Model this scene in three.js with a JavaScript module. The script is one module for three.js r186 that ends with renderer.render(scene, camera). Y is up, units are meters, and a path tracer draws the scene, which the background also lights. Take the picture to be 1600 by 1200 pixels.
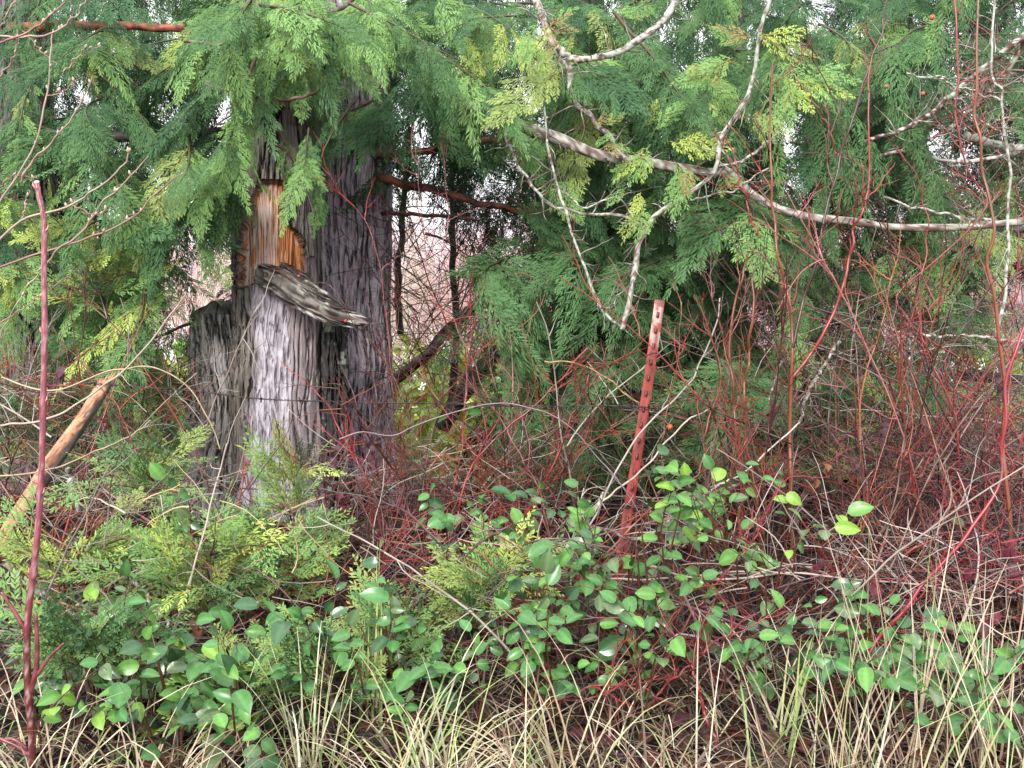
import * as THREE from 'three';

// ---------------------------------------------------------------- camera, sky, sun, exposure
const scene = new THREE.Scene();
const FOV = 42, EYE = 1.45;
const camera = new THREE.PerspectiveCamera(FOV, 4 / 3, 0.05, 400);
camera.position.set(0, EYE, 0);
camera.lookAt(0, EYE, -10);
const renderer = new THREE.WebGLRenderer({ antialias: true });
renderer.toneMapping = THREE.LinearToneMapping;
renderer.toneMappingExposure = 3.8;
renderer.shadowMap.enabled = true;
{
  // an overcast sky: even white, a little brighter overhead, soft broad unevenness
  const W = 128, H = 64, a = new Float32Array(W * H * 4);
  for (let j = 0; j < H; j++) for (let i = 0; i < W; i++) {
    const up = Math.sin(((j + 0.5) / H - 0.5) * Math.PI), t = Math.max(0, up);
    const u = (i / W) * Math.PI * 2;
    const v = (0.5 + 0.2 * t) * (1 + 0.05 * Math.sin(u * 2 + 3 * t + 0.6) * t * (1 - t) * 3);
    const k = (j * W + i) * 4;
    a[k] = v * 0.985; a[k + 1] = v; a[k + 2] = v * 1.03; a[k + 3] = 1;
  }
  const sky = new THREE.DataTexture(a, W, H, THREE.RGBAFormat, THREE.FloatType);
  sky.mapping = THREE.EquirectangularReflectionMapping;
  sky.magFilter = THREE.LinearFilter; sky.wrapS = THREE.RepeatWrapping; sky.needsUpdate = true;
  scene.background = sky; scene.environment = sky;
}
const sun = new THREE.DirectionalLight(new THREE.Color(1, 0.97, 0.93), 1.5);
sun.position.set(-3.2, 6.6, 5.6); sun.target.position.set(0, 1, -4.5);
sun.castShadow = true; sun.shadow.radius = 30; sun.shadow.mapSize.set(2048, 2048);
Object.assign(sun.shadow.camera, { left: -9, right: 9, top: 9, bottom: -9, near: 0.1, far: 40 });
scene.add(sun, sun.target);

// ---------------------------------------------------------------- helpers
const V = (x, y, z) => new THREE.Vector3(x, y, z);
function rng(seed) { let a = seed >>> 0; return () => { a = (a + 0x6D2B79F5) >>> 0; let t = a; t = Math.imul(t ^ (t >>> 15), t | 1); t ^= t + Math.imul(t ^ (t >>> 7), t | 61); return ((t ^ (t >>> 14)) >>> 0) / 4294967296; }; }
const K = 2 * Math.tan(FOV / 2 * Math.PI / 180) / 1200;       // metres per photo pixel per metre of distance
const P = (px, py, d) => V((px - 800) * K * d, EYE - (py - 600) * K * d, -d);
const pxOf = (v) => [800 + v.x / (K * -v.z), 600 + (EYE - v.y) / (K * -v.z)];
const lerp = (a, b, t) => a + (b - a) * t, clamp = (x, a = 0, b = 1) => Math.min(b, Math.max(a, x));
const sstep = (a, b, x) => { const t = clamp((x - a) / (b - a)); return t * t * (3 - 2 * t); };
const C = (hex, m = 1) => { const c = new THREE.Color(hex); return [c.r * m, c.g * m, c.b * m]; };
const mixc = (a, b, t) => [lerp(a[0], b[0], t), lerp(a[1], b[1], t), lerp(a[2], b[2], t)];
const mulc = (a, m) => [a[0] * m, a[1] * m, a[2] * m];
const hsh = (x, y, z) => { let h = Math.imul(x | 0, 374761393) ^ Math.imul(y | 0, 668265263) ^ Math.imul(z | 0, 2147483647 - 1274126177); h = Math.imul(h ^ (h >>> 13), 1274126177); return ((h ^ (h >>> 16)) >>> 0) / 4294967296; };
function noise(x, y, z) {
  const X = Math.floor(x), Y = Math.floor(y), Z = Math.floor(z); let u = x - X, v = y - Y, w = z - Z;
  u = u * u * (3 - 2 * u); v = v * v * (3 - 2 * v); w = w * w * (3 - 2 * w);
  const L = (a, b, t) => a + (b - a) * t;
  return L(L(L(hsh(X, Y, Z), hsh(X + 1, Y, Z), u), L(hsh(X, Y + 1, Z), hsh(X + 1, Y + 1, Z), u), v),
    L(L(hsh(X, Y, Z + 1), hsh(X + 1, Y, Z + 1), u), L(hsh(X, Y + 1, Z + 1), hsh(X + 1, Y + 1, Z + 1), u), v), w);
}
const fbm = (x, y, z, o = 4) => { let s = 0, a = 0.5, f = 1, n = 0; for (let i = 0; i < o; i++) { s += a * noise(x * f + i * 17.3, y * f, z * f + i * 5.1); n += a; a *= 0.5; f *= 2.03; } return s / n; };

const hi = (x, k = 1.9) => clamp((x - 0.5) * k + 0.5);          // more contrast for noise that huddles round one half

class MB {                                                    // collects coloured faces into one mesh
  constructor() { this.p = []; this.c = []; this.i = []; }
  v(p, c) { this.p.push(p.x, p.y, p.z); this.c.push(c[0], c[1], c[2]); return this.p.length / 3 - 1; }
  tri(a, b, c) { this.i.push(a, b, c); }
  quad(a, b, c, d) { this.i.push(a, b, c, a, c, d); }
  get empty() { return !this.i.length; }
  geo(origin) {
    const g = new THREE.BufferGeometry(), p = new Float32Array(this.p);
    if (origin) for (let k = 0; k < p.length; k += 3) { p[k] -= origin.x; p[k + 1] -= origin.y; p[k + 2] -= origin.z; }
    g.setAttribute('position', new THREE.BufferAttribute(p, 3));
    if (this.uv) g.setAttribute('uv', new THREE.BufferAttribute(new Float32Array(this.uv), 2)); else g.setAttribute('color', new THREE.BufferAttribute(new Float32Array(this.c), 3));
    g.setIndex(new THREE.BufferAttribute(new Uint32Array(this.i), 1)); g.computeVertexNormals(); return g;
  }
}
const used = {};
const numbered = (n) => { const k = used[n] = (used[n] ?? -1) + 1; return k ? n + '_' + String(k).padStart(3, '0') : n; };
function shade(o) { o.castShadow = o.receiveShadow = true; return o; }
function thing(name, label, category, base, group) {
  const o = new THREE.Group(); o.name = numbered(name); o.position.copy(base); o.userData = { label, category };
  if (group) o.userData.group = group; scene.add(o); return o;
}
function part(name, geo, mat, parent, extra) { const m = shade(new THREE.Mesh(geo, mat)); m.name = name; if (extra) Object.assign(m.userData, extra); parent.add(m); return m; }
function partOf(name, mb, mat, parent, extra) { return part(name, mb.geo(parent.position), mat, parent, extra); }   // mb holds world points, parent is a thing
function single(name, label, category, mb, mat, base, group) {
  const m = shade(new THREE.Mesh(mb.geo(base), mat)); m.position.copy(base); m.name = numbered(name); m.userData = { label, category }; if (group) m.userData.group = group; scene.add(m); return m;
}
function setting(name, geo, mat, kind = 'structure') { const m = shade(new THREE.Mesh(geo, mat)); m.name = name; m.userData = { kind }; scene.add(m); return m; }

function frames(pts) {
  const n = pts.length, T = [], N = [];
  for (let i = 0; i < n; i++) T.push(pts[Math.min(n - 1, i + 1)].clone().sub(pts[Math.max(0, i - 1)]).normalize());
  let u = Math.abs(T[0].y) < 0.9 ? V(0, 1, 0) : V(0, 0, 1);
  for (let i = 0; i < n; i++) { u = u.clone().addScaledVector(T[i], -u.dot(T[i])); if (u.lengthSq() < 1e-8) u = V(1, 0, 0).addScaledVector(T[i], -T[i].x); u.normalize(); N.push(u); }
  return { T, N };
}
function tube(mb, pts, rad, sides, col, cap = true) {
  const { T, N } = frames(pts), n = pts.length; let prev = null, first = null;
  for (let i = 0; i < n; i++) {
    const t = i / (n - 1), B = T[i].clone().cross(N[i]), ring = [];
    for (let k = 0; k < sides; k++) {
      const a = k / sides * Math.PI * 2, r = typeof rad === 'function' ? rad(t, a) : rad, c = Math.cos(a) * r, s = Math.sin(a) * r;
      const p = V(pts[i].x + N[i].x * c + B.x * s, pts[i].y + N[i].y * c + B.y * s, pts[i].z + N[i].z * c + B.z * s);
      ring.push(mb.v(p, typeof col === 'function' ? col(t, a, p) : col));
    }
    if (prev) for (let k = 0; k < sides; k++) mb.quad(prev[k], prev[(k + 1) % sides], ring[(k + 1) % sides], ring[k]); else first = ring;
    prev = ring;
  }
  if (cap) for (const [ring, i, f] of [[first, 0, 1], [prev, n - 1, 0]]) {
    const cc = typeof col === 'function' ? col(i / (n - 1), 0, pts[i]) : col, m = mb.v(pts[i], cc);
    for (let k = 0; k < sides; k++) f ? mb.tri(m, ring[(k + 1) % sides], ring[k]) : mb.tri(m, ring[k], ring[(k + 1) % sides]);
  }
}
const curve = (pts, n) => new THREE.CatmullRomCurve3(pts, false, 'centripetal').getPoints(n);
function pathPx(list, d, n = 40, wob = 0, seed = 1) {          // photo points -> a smooth 3-D path; a third entry gives its own distance
  const pts = curve(list.map(([x, y, dd]) => P(x, y, dd ?? d)), n);
  if (wob) pts.forEach((p, i) => { p.x += (noise(i * 16 / n, seed, 1) - 0.5) * wob; p.y += (noise(i * 16 / n, seed, 5) - 0.5) * wob; p.z += (noise(i * 16 / n, seed, 9) - 0.5) * wob * 2; });
  return pts;
}
function wander(R, start, dir, len, n, curl, pull) {
  const pts = [start.clone()], d = dir.clone().normalize(), p = start.clone(), bend = V(R() - 0.5, R() - 0.5, R() - 0.5).multiplyScalar(curl * 0.5);
  for (let i = 0; i < n; i++) {
    d.add(V((R() - 0.5) * curl, (R() - 0.5) * curl + pull, (R() - 0.5) * curl)).addScaledVector(bend, 0.5).normalize();
    p.addScaledVector(d, len / n); pts.push(p.clone());
  }
  return pts;
}
const MAT = (o) => new THREE.MeshStandardMaterial({ vertexColors: true, roughness: 0.85, side: THREE.DoubleSide, ...o });
const M = {
  bark: MAT({ roughness: 0.92 }), wood: MAT({ roughness: 0.7 }), twig: MAT({ roughness: 0.45 }), cane: MAT({ roughness: 0.33 }),
  soil: MAT({ roughness: 1 }), grass: MAT({ roughness: 0.6 }), paint: MAT({ roughness: 0.55 }), wire: MAT({ roughness: 0.55, metalness: 0.5 }), hip: MAT({ roughness: 0.3 }), dead: MAT({ roughness: 0.75 }),
};
const leafMat = (r, g, b, rough = 0.72, spec = 0.3) => new THREE.MeshPhysicalMaterial({ vertexColors: true, color: new THREE.Color().setRGB(r, g, b), roughness: rough, side: THREE.DoubleSide, transmission: 0.12, thickness: 0, specularIntensity: spec });
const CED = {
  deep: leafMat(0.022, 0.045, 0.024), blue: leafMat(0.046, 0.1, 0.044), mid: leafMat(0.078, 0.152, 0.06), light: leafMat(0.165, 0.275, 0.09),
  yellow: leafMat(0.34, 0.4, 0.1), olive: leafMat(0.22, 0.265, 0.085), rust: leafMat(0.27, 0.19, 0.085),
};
const SAL = [leafMat(0.055, 0.145, 0.042, 0.3, 0.8), leafMat(0.095, 0.22, 0.05, 0.34, 0.7), leafMat(0.036, 0.092, 0.037, 0.27, 0.9), leafMat(0.17, 0.31, 0.05, 0.4, 0.6), leafMat(0.06, 0.17, 0.047, 0.32, 0.8), leafMat(0.085, 0.14, 0.06, 0.26, 1)];

// ---------------------------------------------------------------- the ground
const gY = (x, z) => { const d = -z; return 0.42 + 0.40 * sstep(1.9, 4.6, d) + (fbm(x * 0.9 + 40, 0, z * 0.9 + 40, 3) - 0.5) * 0.16 * sstep(0, 3, d) - 0.6 * sstep(12, 60, d); };
{
  const mb = new MB(), xs = [], zs = [];
  for (let i = -64; i <= 64; i++) xs.push(Math.sign(i) * Math.pow(Math.abs(i) / 64, 2.2) * 150 + i * 0.05);
  for (let j = 0; j <= 120; j++) zs.push(3 - j * 0.1 - Math.pow(j / 120, 5) * 190);
  const soil = C('#2c201b', 0.5), moss = C('#30361f', 0.5), meadow = C('#9aa64e', 0.8);
  for (const z of zs) for (const x of xs) {
    const n = fbm(x * 2.2, 3, z * 2.2, 4), far = sstep(6.2, 7.5, -z);
    mb.v(V(x, gY(x, z) + (fbm(x * 9, 1, z * 9, 2) - 0.5) * 0.05, z), mixc(mulc(mixc(soil, moss, sstep(0.5, 0.75, n)), 0.6 + 0.8 * n), mulc(meadow, 0.7 + n * 0.6), far));
  }
  const w = xs.length;
  for (let j = 0; j + 1 < zs.length; j++) for (let i = 0; i + 1 < w; i++) mb.quad(j * w + i, j * w + i + 1, (j + 1) * w + i + 1, (j + 1) * w + i);
  setting('ground', mb.geo(), M.soil);
}

// ---------------------------------------------------------------- trunks
// cell(s, y, a) -> { r: extra radius, c: colour };  s runs from -1 (left edge) to 1 (right edge) as one faces the trunk
function trunk(mb, cx, cz, y0, y1, radius, nA, nY, cell, lean = 0) {
  mb.uv = mb.uv ?? [];
  const face = Math.atan2(-cx, -cz);                            // the side that faces the road
  const rows = [];
  for (let j = 0; j <= nY; j++) {
    const y = lerp(y0, y1, j / nY), row = [];
    for (let i = 0; i <= nA; i++) {
      const q = i / nA * 2 - 1, a = Math.PI * (0.62 * q + 0.38 * q * q * q), R = radius(y);   // finer in front
      const { r, c } = cell(Math.sin(a), y, a), rr = R + r;
      mb.uv.push(i / nA, j / nY); row.push(mb.v(V(cx + Math.sin(face + a) * rr + lean * (y - y0), y, cz + Math.cos(face + a) * rr), c));
    }
    rows.push(row);
  }
  for (let j = 0; j < nY; j++) for (let i = 0; i < nA; i++) mb.quad(rows[j][i], rows[j][i + 1], rows[j + 1][i + 1], rows[j + 1][i]);
  return rows.map((r) => r.slice(0, nA));
}
// the bark's own colour and relief, finer than the mesh can carry
function barkMap(cell, y0, y1, W, H) {
  const col = new Uint8Array(W * H * 4), hgt = new Uint8Array(W * H * 4), enc = (x) => Math.round(255 * (x <= 0.0031308 ? 12.92 * x : 1.055 * Math.pow(clamp(x), 1 / 2.4) - 0.055));
  for (let j = 0; j < H; j++) for (let i = 0; i < W; i++) {
    const q = (i + 0.5) / W * 2 - 1, a = Math.PI * (0.62 * q + 0.38 * q * q * q), { r, c } = cell(Math.sin(a), lerp(y0, y1, (j + 0.5) / H), a), k = (j * W + i) * 4, h = clamp(0.5 + r * 8) * 255;
    col[k] = enc(c[0]); col[k + 1] = enc(c[1]); col[k + 2] = enc(c[2]); col[k + 3] = 255; hgt[k] = hgt[k + 1] = hgt[k + 2] = h; hgt[k + 3] = 255;
  }
  const tx = (d, srgb) => { const t = new THREE.DataTexture(d, W, H, THREE.RGBAFormat); t.magFilter = THREE.LinearFilter; t.minFilter = THREE.LinearFilter; if (srgb) t.colorSpace = THREE.SRGBColorSpace; t.needsUpdate = true; return t; };
  return new THREE.MeshStandardMaterial({ map: tx(col, true), bumpMap: tx(hgt), bumpScale: 0.1, roughness: 0.85, side: THREE.DoubleSide });
}
function fibre(a, y, R, seed, fine = 1) {                        // stringy cedar bark: long ridges that split and join
  const u = a * R, w = (fbm(u * 5, y * 2.2, seed, 3) - 0.5) * 0.10;
  const ridge = Math.abs(2 * fbm((u + w) * 44 * fine, y * 3.2, seed + 3, 4) - 1);   // 0 along the cracks
  const thread = hi(fbm((u + w) * 190 * fine, y * 20, seed + 9, 3), 2.4);
  return { ridge: sstep(-0.03, 0.13, ridge), thread, big: hi(fbm(u * 7, y * 1.6, seed + 21, 3), 1.8) };
}
function barkCell(R, seed, dark, light, tint, depth = 0.016) {
  return (s, y, a) => {
    const f = fibre(a, y, R, seed), h = f.ridge * (0.38 + 0.72 * f.thread), brk = sstep(0.7, 0.8, noise(a * R * 55, y * 38, seed + 77));
    const flake = noise(a * R * 20, y * 9, seed + 50);
    let c = mixc(dark, light, clamp(0.16 + h * 0.95 + (f.big - 0.5) * 0.35 * f.ridge + (flake - 0.5) * 0.3 * f.ridge - brk * 0.3));
    c = mixc(c, tint, sstep(0.5, 0.8, f.big) * 0.4 * f.ridge);
    return { r: (f.ridge - 0.6) * depth + (f.thread - 0.5) * 0.006 + (f.big - 0.5) * 0.02, c };
  };
}
function cedarTree(label, base, group) { return thing('cedar_tree', label, 'tree', base, group); }
const T = {};                                                   // the cedars, filled with boughs further down
// the wounded cedar in front
{
  const d = 4.5, c = P(433, 600, d), yOf = (py) => EYE - (py - 600) * K * d;
  const base = V(c.x, 0.74, c.z); T.scar = cedarTree('grey cedar trunk with a bare orange wound and folded bark strip', base, 'cedar trees along the fence');
  const rad = (y) => 0.194 + 0.1 * Math.pow(sstep(1.25, 0.7, y), 1.6) - 0.02 * sstep(1.3, 3.6, y);
  const rough = barkCell(0.19, 11, C('#2b2523', 0.6), C('#8c827c', 0.72), C('#5c5f4e', 0.6), 0.03);
  const lav0 = C('#82787f', 0.66), lav1 = C('#c6bdc6', 0.76), br0 = C('#40322f', 0.6), br1 = C('#a89696', 0.76), or0 = C('#8f4b26', 0.8), or1 = C('#cf8a50', 0.92), wht = C('#dccdc6', 0.8), blk = C('#221c1a', 0.6);
  const cell = (s, y, a) => {
    const front = Math.cos(a) > -0.1, py = 600 - (y - EYE) / (K * d);
    const k = sstep(400, 296, py), edge = (fbm(y * 26, a * 3, 4, 3) - 0.5) * 0.12;
    const L = -0.80 + 0.42 * k * k + edge, Rr = 0.60 - 0.42 * k + edge * 0.8 - 0.25 * Math.exp(-(((py - 345) / 26) ** 2)), low = 428 + 26 * sstep(-0.1, -0.7, s) + edge * 60;
    const inside = front ? Math.min(sstep(L - 0.03, L + 0.03, s), 1 - sstep(Rr - 0.03, Rr + 0.03, s), 1 - sstep(low - 3, low + 3, py), sstep(293, 299, py)) : 0;
    const f = fibre(a, y, 0.19, 31, 1.2), b = rough(s, y, a);
    let r = b.r, col = b.c;
    if (front && py > 405) {                                    // smooth weathered face, then stringy brown strip
      const e2 = (fbm(y * 4, 3, a * 2, 3) - 0.5) * 0.5, smooth = sstep(-0.62 + e2, -0.42 + e2, s) * (1 - sstep(0.22 + e2 * 0.5, 0.36 + e2 * 0.5, s)), str = sstep(0.22 + e2 * 0.5, 0.36 + e2 * 0.5, s) * (1 - sstep(0.8, 0.97, s));
      const crack = 1 - sstep(0.0, 0.035, Math.abs(fbm(a * 9 + 2 * fbm(a * 3, y * 6, 8, 2), y * 5, 61, 3) - 0.5));
      const plate = hi(fbm(a * 16, y * 14, 71, 4), 2), lenticel = sstep(0.62, 0.75, noise(a * 8, y * 60, 5));
      const lc = mulc(mixc(mixc(lav0, lav1, 0.35 + 0.65 * sstep(0.1, 0.6, plate)), lav0, clamp(crack * 0.5 + lenticel * 0.35) * (0.4 + 0.5 * f.thread)), 1);
      r = lerp(r, (plate - 0.5) * 0.012 - crack * 0.008, smooth); col = mixc(col, lc, smooth);
      const sc = mixc(br0, br1, clamp(f.ridge * 0.6 + f.thread * 0.6 - 0.1));
      r = lerp(r, (f.ridge - 0.5) * 0.014 - 0.004, str); col = mixc(col, mixc(sc, lc, 0.25 * f.big), str);
      const scorch = sstep(0.86, 0.98, s); col = mixc(col, blk, scorch * 0.8);
    }
    if (inside > 0) {
      const swirl = fbm(s * 3 + 0.8 * Math.sin(y * 9), y * 3, 91, 3), grain = hi(fbm(a * 36 + swirl * 5 * sstep(-0.1, 0.4, s), y * 9 + swirl, 93, 4), 2);
      const streak = sstep(0.5, 0.58, fbm(a * 55, y * 15, 95, 4) + 0.07 * sstep(0.1, -0.4, s) - 0.2 * sstep(-0.05, 0.2, s) - 0.03 * sstep(-0.55, -0.75, s) + 0.05 * (fbm(a * 5, y * 5, 7, 2) - 0.5));
      let oc = mixc(or0, or1, sstep(0.25, 0.7, grain)); oc = mixc(oc, C('#5c3a24', 0.75), sstep(0.2, 0.6, s) * 0.45 * sstep(0.4, 0.6, swirl));
      oc = mixc(oc, wht, streak * 0.85);
      r = lerp(r + 0.016, -0.026 + (grain - 0.5) * 0.008 + (swirl - 0.5) * 0.02, inside); col = mixc(mixc(col, blk, 0.5), oc, inside);
    }
    r += 0.022 * Math.exp(-(((py - 447) / 14) ** 2)) * sstep(-0.5, -0.2, s) * (1 - sstep(0.5, 0.75, s)) * (front ? 1 : 0);   // the lip where the bark tore
    r += 0.045 * (fbm(a * 1.6, y * 0.6, 33, 2) - 0.5) * sstep(1.4, 0.8, y) * 2;
    return { r, c: col };
  };
  const mb = new MB(); trunk(mb, c.x, c.z, 0.62, 3.5, rad, 180, 300, cell);
  partOf('trunk', mb, barkMap(cell, 0.62, 3.5, 820, 1400), T.scar);
  // the strip of bark folded outward
  const strip = (list, wid, thk, seed, name) => {
    const m2 = new MB(), pts = pathPx(list, 4.2, 130), { T: tt } = frames(pts), sides = 72;
    const g0 = C('#2a2422', 0.6), g1 = C('#8d857d', 0.62), g2 = C('#cfccc0', 0.7), rd = C('#5a3b35', 0.65), rings = [];
    pts.forEach((p, i) => {
      const t = i / (pts.length - 1), across = V(tt[i].y, -tt[i].x, 0).normalize().multiplyScalar(-1), out = tt[i].clone().cross(across).normalize(); if (out.z < 0) out.negate();
      const w = wid * (0.86 + 0.25 * Math.sin(t * 3.3 + 0.3) - 0.05 * Math.sin(t * 11)) * (1 - 0.5 * Math.pow(t, 9)) * (0.86 + 0.14 * sstep(0, 0.08, t)), ring = [];
      for (let k = 0; k < sides; k++) {
        const a = k / sides * Math.PI * 2, ca = Math.cos(a), sa = Math.sin(a), u = Math.sign(ca) * Math.pow(Math.abs(ca), 0.6) * w, v = Math.sign(sa) * Math.pow(Math.abs(sa), 0.5) * thk;
        const rid = sstep(0, 0.3, Math.abs(2 * fbm(u * 95 + seed + 0.8 * Math.sin(t * 5), t * 3.2, seed + (sa > 0 ? 0 : 9), 3) - 1)), fine = hi(fbm(u * 260, t * 14, seed + 4, 3), 2.6), n = fbm(u * 45, t * 14, seed + 7, 4);
        const q = p.clone().addScaledVector(across, u + (n - 0.5) * 0.012).addScaledVector(tt[i], (noise(u * 130, 2, seed) - 0.6) * 0.075 * sstep(0.8, 1, t)).addScaledVector(out, v + (sa > 0 ? (rid - 0.7) * 0.022 + (fine - 0.5) * 0.007 : 0) - u * u * 3);
        const crk = 1 - sstep(0.01, 0.05, Math.abs(fbm(u * 75 + 0.5 * Math.sin(t * 4), t * 5, seed + 60, 3) - 0.5)); let col = mixc(g0, g1, clamp(rid * (0.25 + 0.85 * fine))); col = mixc(col, g0, crk * 0.85); col = mixc(col, g2, sstep(0.5, 0.6, n) * rid * sstep(0.3, 0.6, t) * 0.8); col = mixc(col, rd, sstep(0.55, 0.65, fbm(u * 60, t * 4, seed + 30, 3)) * 0.6);
        ring.push(m2.v(q, col));
      }
      if (rings.length) for (let k = 0; k < sides; k++) m2.quad(rings.at(-1)[k], rings.at(-1)[(k + 1) % sides], ring[(k + 1) % sides], ring[k]);
      rings.push(ring);
    });
    for (const [ring, p] of [[rings[0], pts[0]], [rings.at(-1), pts.at(-1)]]) { const m = m2.v(p, g0); for (let k = 0; k < sides; k++) m2.tri(m, ring[k], ring[(k + 1) % sides]); }
    partOf(name, m2, M.bark, T.scar, { label: name === 'bark_strip' ? 'thick strip of lichened bark folded outward' : 'thin splinter of bark' });
  };
  strip([[402, 428, 4.27], [430, 436, 4.2], [470, 462, 4.13], [515, 488, 4.1], [574, 506, 4.1]], 0.054, 0.011, 3, 'bark_strip');
  strip([[441, 414, 4.27], [458, 424, 4.2], [490, 448, 4.16], [538, 482, 4.15]], 0.016, 0.01, 13, 'bark_splinter');
}
// the tall straight cedar behind it
function plainCedar(key, px, d, halfPx, label, seed, dark, light, tint, lean = 0, nA = 90, nY = 150, tw = 300, th = 800, flare = 0.1) {
  const c = P(px, 600, d), R = halfPx * K * d, g = 0.7; T[key] = cedarTree(label, V(c.x, 0.76, c.z), 'cedar trees along the fence');
  const bc = barkCell(R, seed, dark, light, tint, 0.024), mb = new MB(); trunk(mb, c.x, c.z, g, 4.3, (y) => R * (1 + flare * 2 * sstep(1.5, 0.7, y) - 0.12 * sstep(1.5, 4.5, y)), nA, nY, bc, lean);
  partOf('trunk', mb, barkMap(bc, g, 4.3, tw, th), T[key]);
}
plainCedar('back', 557, 5.1, 53, 'straight purple grey cedar trunk just right of the wounded one', 5, C('#62585d', 0.74), C('#cabdc8', 0.95), C('#a3908d', 0.86), 0.0, 170, 300, 640, 1500);
plainCedar('left', 30, 5.3, 56, 'dark cedar trunk at the left edge behind hanging foliage', 7, C('#231c1b', 0.6), C('#8d8085', 0.66), C('#6a3f2c', 0.7), -0.01);
plainCedar('middle', 905, 5.9, 40, 'dark cedar trunk half hidden behind the lichened branches', 8, C('#1f1a1a', 0.6), C('#6e6366', 0.6), C('#5e3c2e', 0.6));
plainCedar('right', 1140, 6.4, 27, 'slim cedar trunk whose top shows right of centre', 9, C('#231e1e', 0.6), C('#74696b', 0.62), C('#55423a', 0.6));
plainCedar('edge', 1665, 5.4, 46, 'cedar beyond the right edge reaching in with pale limbs', 10, C('#231e1e', 0.6), C('#74696b', 0.62), C('#55423a', 0.6), 0, 60, 120, 100, 200);

// old stumps beside it
function stump(label, px, d, halfPx, topPx, flare, dark, light, tint, seed, capC, leanTop) {
  const c = P(px, 600, d), R = halfPx * K * d, yT = EYE - (topPx - 600) * K * d, t = thing('tree_stump', label, 'stump', V(c.x, 0.74, c.z));
  const bc = barkCell(R, seed, dark, light, tint, 0.03), mb = new MB();
  const cell = (s, y, a) => { const b = bc(s, y, a), sp = sstep(0.56, 0.66, noise(a * R * 90, y * 70, seed + 5)) * sstep(0.38, 0.55, fbm(a * R * 8, y * 5, seed, 3)); return { r: b.r + (fbm(a * 1.5, y * 1.5, seed, 2) - 0.5) * 0.05, c: mixc(b.c, C('#b9bdb2', 0.7), sp * 0.8) }; };
  const rows = trunk(mb, c.x, c.z, 0.66, yT, (y) => R * (1 + flare * Math.pow(sstep(yT, 0.7, y), 1.8)), 110, 120, cell);
  partOf('trunk', mb, barkMap(cell, 0.66, yT, 400, 500), t);
  const cp = new MB(), top = rows.at(-1), rings = 10, last = [];
  for (let q = 0; q <= rings; q++) { const f = 1 - q / rings, row = []; for (const k of top) {
    const x = mb.p[k * 3], y = mb.p[k * 3 + 1], z = mb.p[k * 3 + 2], X = lerp(c.x, x, f), Z = lerp(c.z, z, f), h = (fbm(X * 30, Z * 30, seed, 3) - 0.5) * 0.05 * (1 - f * f) + (X - c.x) * leanTop * 0 + 0.07 * (1 - f * f);
    const n = fbm(X * 22, Z * 22, seed + 3, 4); row.push(cp.v(V(X, y + h + 0.001, Z), mulc(mixc(capC, C('#8f9a80', 0.6), sstep(0.4, 0.65, n)), 0.5 + n))); }
    if (last.length) for (let k = 0; k < row.length; k++) cp.quad(last[k], last[(k + 1) % row.length], row[(k + 1) % row.length], row[k]);
    last.length = 0; last.push(...row); }
  partOf('cut_top', cp, M.bark, t); return t;
}
stump('low dark weathered stump with a mossy flat top left of the wounded cedar', 347, 4.58, 42, 494, 0.5, C('#3d3633', 0.66), C('#bdb8b2', 0.9), C('#6c7063', 0.74), 17, C('#5a5a52', 0.6), 0.2);
stump('narrow blackened stub of old wood between the two big trunks', 524, 4.5, 19, 520, 0.5, C('#0d0b0b', 0.6), C('#4b4543', 0.5), C('#262420', 0.6), 19, C('#2a2624', 0.6), 0);

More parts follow.
